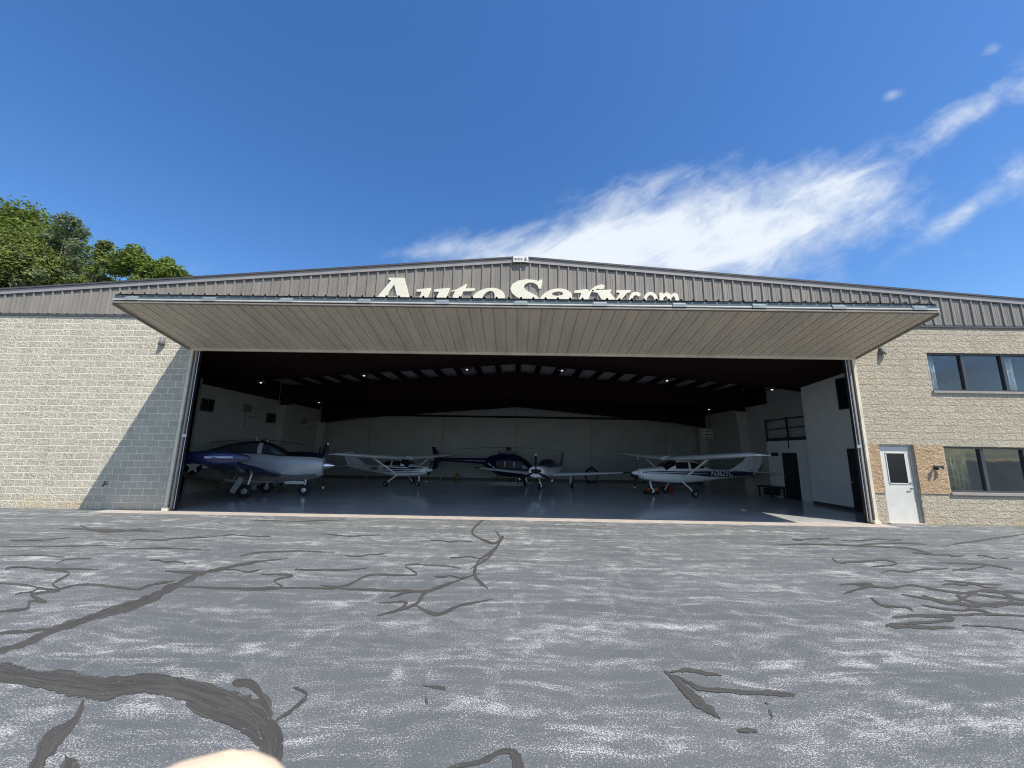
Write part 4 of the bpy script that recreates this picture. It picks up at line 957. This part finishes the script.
# ------------------------------------------------------------------ small floor things
P = atZ(457, 479.5)
r = empty('yellow_container', (P.x, 26.1, .008), 0, 'small yellow container on the floor against the back wall', 'container')
MB().lathe((0, 0, .04), (0, 0, 1), [(0, .12), (.02, .14), (.26, .15), (.28, .13)], 14).build('tub', M_yellow, r, smooth=True)
MB().lathe((0, 0, .32), (0, 0, 1), [(0, .16), (.03, .16), (.05, .08)], 14).build('lid', M_dark, r, smooth=True)
mb = MB()
for x in (-.1, .1): mb.box(x-.04, x+.04, -.04, .04, 0, .04)
mb.build('foot', M_dark, r)
r = empty('tube_stand', (4.95, 25.4, .008), 0, 'dark pentagon-shaped tube stand by the back wall', 'stand')
pen = [(-.42, .6), (0, .98), (.42, .6), (.30, .03), (-.30, .03)]
mb = MB()
for y in (-.22, .22):
    for i in range(5): a, b = pen[i], pen[(i+1) % 5]; mb.tube((a[0], y, a[1]), (b[0], y, b[1]), .03, n=8)
mb.build('frame', M_navy, r)
mb = MB()
for a in pen: mb.tube((a[0], -.22, a[1]), (a[0], .22, a[1]), .022, n=6)
mb.build('cross_tube', M_navy, r)
mb = MB(); mb.tube((0, 0, .95), (0, 0, .55), .02, n=6); mb.tube((-.4, 0, .6), (.4, 0, .6), .02, n=6); mb.build('brace', M_navy, r)
P = atZ(652, 494.5)
r = empty('tow_tractor', (P.x, P.y, .008), rad(10), 'orange aircraft tow tractor with long handle under the white airplane nose', 'tow tractor')
MB().box(-.24, .24, -.18, .18, .1, .30).build('body', M_orange, r, bevel=.03)
MB().box(-.16, .12, -.13, .13, .30, .38).build('motor_cover', M_dark, r, bevel=.03)
for sx in (-.2, .2):
    for sy in (-1, 1): MB().lathe((sx, sy*.2-.04, .1), (0, 1, 0), [(0, .05), (0, .1), (.08, .1), (.08, .05)], 14).build('wheel', M_black, r, smooth=True)
mb = MB(); mb.tube((-.2, 0, .22), (-.95, 0, .95), .02, n=8); mb.build('handle', M_bronze, r)
mb = MB(); mb.tube((-.95, -.22, .95), (-.95, .22, .95), .022, n=8); mb.lathe((-.93, -.03, .9), (0, 1, 0), [(0, .10), (0, .13), (.06, .13), (.06, .10)], 16); mb.build('grip', M_dark, r)
r = empty('low_bench', (11.75, 18.2, .008), 0, 'dark low bench beside the white interior wall at right', 'bench')
MB().box(-.3, .3, -.55, .55, .42, .5).build('top', M_dark, r, bevel=.01)
for sx in (-.25, .25):
    for sy in (-.48, .48): MB().box(sx-.03, sx+.03, sy-.03, sy+.03, 0, .42).build('leg', M_dark, r)
MB().box(-.2, .2, -.3, .25, .1, .38).build('drawer', M_blk2, r, bevel=.01)
P = atZ(676, 493)
r = empty('fuel_can', (P.x, P.y+.7, .008), 0, 'small dark red can on the floor under the N3621C airplane', 'can')
MB().box(-.13, .13, -.09, .09, 0, .26).build('body', M_redp, r, bevel=.03)
mb = MB(); mb.tube((-.08, 0, .26), (-.08, 0, .31), .012); mb.tube((.05, 0, .26), (.05, 0, .31), .012); mb.tube((-.085, 0, .31), (.055, 0, .31), .012); mb.build('handle', M_redp, r)
MB().tube((.09, 0, .25), (.16, 0, .33), .018).build('spout', M_dark, r)

# ------------------------------------------------------------------ trees beyond the building
def tree(name, label, x, y, h, cr_w, zlow, nblob, leaf, lm, airy=1.0, nleaf=90, seed=1, cone=False, trunk_r=.3):
    rg = random.Random(seed)
    r = empty(name, (x, y, 0), 0, label, 'tree', 'trees behind the hangar')
    tb = MB(); pts = [Vector((0, 0, 0))]
    for i in range(1, 6): pts.append(Vector((rg.uniform(-.25, .25), rg.uniform(-.25, .25), h*.85*i/5)))
    for i in range(5): tb.tube(pts[i], pts[i+1], trunk_r*(1-.17*i), trunk_r*(1-.17*(i+1)), 8)
    blobs = []
    for i in range(nblob):
        t = rg.random()**.8; z = zlow+(h-zlow)*t
        prof = math.sin(PI*min(1, .12+t*.86))**.7 if not cone else (1-t)**.8*.95+.08
        a = rg.uniform(0, 2*PI); rr = cr_w*prof*math.sqrt(rg.uniform(.08, 1))
        br_ = rg.uniform(.55, 1.15)*cr_w*.27*(1 if not cone else .8)
        c = Vector((rr*math.cos(a), rr*math.sin(a), z)); blobs.append((c, br_))
        if i % 2 == 0:
            k = min(4, int(5*z/h*.7)); s0 = pts[k]; mid = (s0+c)/2+Vector((0, 0, -.3)); tb.tube(s0, mid, .09, .05, 5); tb.tube(mid, c, .05, .02, 5)
    tb.build('trunk', M_bark, r, smooth=True)
    V = []; Fc = []
    for c, br_ in blobs:
        for j in range(int(1.35*nleaf*airy*(br_/(cr_w*.27))**1.6)):
            d = Vector((rg.gauss(0, 1), rg.gauss(0, 1), rg.gauss(0, 1))); d.normalize()
            p = c+d*br_*rg.uniform(.35, 1.12)**.8; p.z -= .25*br_*rg.random()
            n = (d*.8+Vector((rg.gauss(0, .6), rg.gauss(0, .6), rg.gauss(.4, .6)))).normalized()
            u = n.orthogonal().normalized(); u.rotate(Matrix.Rotation(rg.uniform(0, 6.28), 3, n)); w = n.cross(u)
            s = leaf*rg.uniform(.6, 1.3); o = len(V)
            V += [tuple(p-u*s), tuple(p-w*s*.55+n*s*.12), tuple(p+u*s), tuple(p+w*s*.55+n*s*.12)]; Fc.append((o, o+1, o+2, o+3))
    cb = MB(); cb.v = V; cb.f = Fc
    me = bpy.data.meshes.new('crown'); me.from_pydata(V, [], Fc); me.update(); me.materials.append(lm)
    o = bpy.data.objects.new('crown', me); col.objects.link(o); o.parent = r
    return r
tree('broadleaf_tree', 'tallest dark green tree at the left picture edge', -49.0, 34, 24.2, 7.2, 9, 80, .19, M_leafs[0], 2.4, 150, 3)
tree('broadleaf_tree', 'yellow-green bushy tree in front of the tallest dark tree', -42.5, 31, 19.6, 4.6, 9, 60, .15, M_leafs[1], 2.6, 130, 5)
tree('birch_tree', 'thin airy pale tree rising beside the tallest dark tree', -39.6, 30.5, 21.6, 2.2, 11, 44, .13, M_leafs[3], 1.3, 90, 8, False, .14)
tree('broadleaf_tree', 'narrow pointed yellow-green tree right of the airy pale tree', -36.6, 31, 19.6, 2.3, 10, 40, .14, M_leafs[1], 2.3, 100, 11, True)
tree('broadleaf_tree', 'mid green rounded tree in the middle of the row', -33.9, 31.5, 18.9, 2.9, 10, 46, .15, M_leafs[2], 2.4, 120, 13)
tree('broadleaf_tree', 'rightmost rounded green tree above the left roof slope', -30.6, 31, 17.7, 2.7, 10, 44, .15, M_leafs[2], 2.4, 120, 17)
tree('broadleaf_tree', 'low yellow-green tree filling the gap above the roof edge', -46.0, 30, 17.4, 3.8, 9, 40, .15, M_leafs[1], 2.4, 120, 19)

# ------------------------------------------------------------------ the photographer's hand at the lens
def hand():
    D_ = .045
    tip = Vector((0, 0, CAM_H))+ray(172, 831)*D_      # centre of the finger pad's ball
    r = empty('raised_hand', tip+Vector((0, 0, -.16)), 0, 'blurred pale fingertip of a raised hand at the bottom picture edge', 'hand')
    base = r.location
    V = []; E = []; Rr = []
    def add(p, rr, par=None):
        V.append(Vector(p)); Rr.append(rr)
        if par is not None: E.append((par, len(V)-1))
        return len(V)-1
    t0 = tip-base
    bk = -Vector((fw.x, fw.y, 0)).normalized(); lf = Vector((-1, 0, 0))
    wrist = add(t0+Vector((-.03, 0, -.165))+bk*.03, .026)
    palm = add(t0+Vector((-.022, 0, -.115))+bk*.02, .030, wrist)
    arm = add(t0+Vector((-.05, 0, -.27))+bk*.08, .031, wrist); add(t0+Vector((-.08, 0, -.37))+bk*.15, .036, arm)
    k = add(t0+Vector((-.002, 0, -.082))+bk*.006, .0125, palm)
    k = add(t0+Vector((.0, 0, -.045)), .0135, k); k = add(t0+Vector((0, 0, -.022)), .0150, k); k = add(t0+Vector((0, 0, -.006)), .0160, k); add(t0+Vector((0, 0, .004)), .0138, k)
    for i, (ox, ln) in enumerate(((-.022, .03), (-.041, .027), (-.058, .02))):
        a = add(t0+Vector((ox, 0, -.088))+bk*.012, .0115, palm); b = add(t0+Vector((ox, 0, -.070))-bk*.018, .0095, a)
        c = add(t0+Vector((ox, 0, -.092))-bk*(.012+ln), .0088, b); add(t0+Vector((ox, 0, -.108))-bk*.016, .008, c)
    a = add(t0+Vector((.012, 0, -.128))+bk*.006, .014, palm); b = add(t0+Vector((.03, 0, -.108))-bk*.01, .0105, a); add(t0+Vector((.026, 0, -.084))-bk*.026, .009, b)
    me = bpy.data.meshes.new('skin_body'); me.from_pydata([tuple(v) for v in V], E, []); me.update()
    o = bpy.data.objects.new('skin_body', me); col.objects.link(o); o.parent = r
    me.materials.append(M_skin)
    md = o.modifiers.new('skin', 'SKIN'); md.use_smooth_shade = True
    sv = me.skin_vertices[0].data
    for i, rr in enumerate(Rr): sv[i].radius = (rr, rr)
    sv[wrist].use_root = True
    sb = o.modifiers.new('sub', 'SUBSURF'); sb.levels = 2; sb.render_levels = 2
    n = MB(); n.lathe(t0+Vector((0, 0, -.004))-bk*.0088, -bk, [(0, .0062), (.0008, .0060), (.0012, .003)], 16); n.build('fingernail', M_skin, r, smooth=True)
    s = MB(); s.lathe(t0+Vector((-.05, 0, -.27))+bk*.08, (V[3]-V[2]), [(-.01, .038), (0, .041), (.1, .046), (.125, .045)], 18); s.build('sleeve', M_sleeve, r, smooth=True)
hand()

# ------------------------------------------------------------------ light and sky
SUN = Vector((.45, -.445, 1.0)).normalized()
ld = bpy.data.lights.new('sun', 'SUN'); ld.energy = 4.0; ld.angle = rad(.53); ld.color = (1.0, .95, .86)
lo = bpy.data.objects.new('sun', ld); col.objects.link(lo); lo.rotation_euler = (-SUN).to_track_quat('-Z', 'Y').to_euler(); lo.location = (30, -30, 60)
world = bpy.data.worlds.new('World'); sc.world = world; world.use_nodes = True
t = NT(world.node_tree); bg = t.n['Background']
sky = t.new('ShaderNodeTexSky', sky_type='NISHITA', sun_disc=False, sun_elevation=math.asin(SUN.z), sun_rotation=math.atan2(SUN.x, SUN.y), altitude=100, air_density=1.0, dust_density=.4, ozone_density=2.5)
gen = t.new('ShaderNodeTexCoord').outputs['Generated']; sp = t.new('ShaderNodeSeparateXYZ', ins={0: gen})
dy = t.m('MAXIMUM', sp.outputs['Y'], .02); U = t.m('DIVIDE', sp.outputs['X'], dy); Vv = t.m('DIVIDE', sp.outputs['Z'], dy)
front = t.step(sp.outputs['Y'], .05, .2)
def blob(u, v, rx, ry, ang, amp):
    d = ray(u, v); cu, cv = d.x/d.y, d.z/d.y; ca, sa = math.cos(rad(ang)), math.sin(rad(ang))
    a = t.m('SUBTRACT', U, cu); b = t.m('SUBTRACT', Vv, cv)
    p = t.m('DIVIDE', t.m('ADD', t.m('MULTIPLY', a, ca), t.m('MULTIPLY', b, sa)), rx/F_PX)
    q = t.m('DIVIDE', t.m('SUBTRACT', t.m('MULTIPLY', b, ca), t.m('MULTIPLY', a, sa)), ry/F_PX)
    e = t.m('ADD', t.m('MULTIPLY', p, p), t.m('MULTIPLY', q, q))
    return t.m('MULTIPLY', t.m('EXPONENT', t.m('MULTIPLY', e, -1.0)), amp)
acc = None
for bl in ((520, 268, 130, 44, 5, .85), (640, 245, 130, 62, 8, 1.0), (775, 222, 120, 76, 16, .92), (865, 185, 74, 44, 25, .62), (640, 190, 60, 22, 25, .3), (950, 125, 46, 26, 32, .58), (985, 98, 40, 22, 36, .42), (1022, 178, 56, 30, 30, .66), (960, 218, 46, 12, 34, .36), (1036, 82, 56, 36, 35, .66), (895, 95, 22, 9, 32, .34), (992, 48, 20, 9, 40, .36), (940, 228, 46, 14, 30, .45), (955, 42, 0, 0, 0, 0), (890, 95, 16, 8, 30, .3), (990, 50, 16, 8, 35, .3), (970, 255, 14, 6, 10, .3), (200, 268, 60, 12, 15, .22), (430, 250, 70, 10, 8, .3)):
    if bl[2] == 0: continue
    x_ = blob(*bl); acc = x_ if acc is None else t.m('ADD', acc, x_)
cvec = t.new('ShaderNodeCombineXYZ', ins={0: U, 1: Vv, 2: 0.0}).outputs[0]
def streaks(ang, su, sv):
    ca, sa = math.cos(rad(ang)), math.sin(rad(ang))
    a = t.m('ADD', t.m('MULTIPLY', U, ca*su), t.m('MULTIPLY', Vv, sa*su)); b = t.m('ADD', t.m('MULTIPLY', U, -sa*sv), t.m('MULTIPLY', Vv, ca*sv))
    return t.new('ShaderNodeCombineXYZ', ins={0: a, 1: b, 2: 0.0}).outputs[0]
n1 = t.noise(streaks(31, 3.2, 10.0), 1.3, 9, .6, .5)
n2 = t.noise(streaks(25, 5.5, 7.5), 1.3, 8, .62, .4)
dn = t.m('ADD', t.m('MULTIPLY', acc, .95), t.m('MULTIPLY', t.m('SUBTRACT', n1, .5), 1.15)); dn = t.m('ADD', dn, t.m('MULTIPLY', t.m('SUBTRACT', n2, .5), .95))
dens = t.m('MULTIPLY', t.m('MULTIPLY', t.step(dn, .20, 1.30), front), .9)
dens = t.m('MULTIPLY', dens, t.step(acc, .03, .30))
cloud = t.mix(t.step(dn, .55, 1.35), (3.5, 4.0, 4.7, 1), (4.9, 5.2, 5.5, 1))
hs = t.new('ShaderNodeHueSaturation', ins={'Hue': .506, 'Saturation': 1.27, 'Value': 1.0, 'Color': sky.outputs[0]})
dz_ = t.m('MAXIMUM', t.m('ADD', sp.outputs['Z'], .12), .05)
bv = t.new('ShaderNodeCombineXYZ', ins={0: t.m('DIVIDE', sp.outputs['X'], dz_), 1: t.m('DIVIDE', sp.outputs['Y'], dz_), 2: 0.0}).outputs[0]
bk_ = t.m('MULTIPLY', t.step(t.noise(bv, .9, 6, .58, .3), .46, .66), t.m('SUBTRACT', 1.0, t.step(sp.outputs['Y'], -.35, -.05)))  # unseen clouds behind the camera, added for the window panes to reflect
dens = t.m('MAXIMUM', dens, t.m('MULTIPLY', bk_, .8))
t.l.new(t.mix(dens, hs.outputs[0], cloud), bg.inputs['Color']); bg.inputs['Strength'].default_value = .118

# ------------------------------------------------------------------ render settings
sc.view_settings.view_transform = 'Standard'; sc.view_settings.look = 'None'; sc.view_settings.exposure = .70; sc.view_settings.gamma = 1
sc.render.engine = 'CYCLES'
sc.cycles.max_bounces = 8; sc.cycles.diffuse_bounces = 5; sc.cycles.glossy_bounces = 4; sc.cycles.transparent_max_bounces = 8
sc.cycles.use_denoising = True; sc.cycles.denoising_prefilter = 'NONE'; sc.cycles.filter_width = 1.05
sc.cycles.sample_clamp_indirect = 6
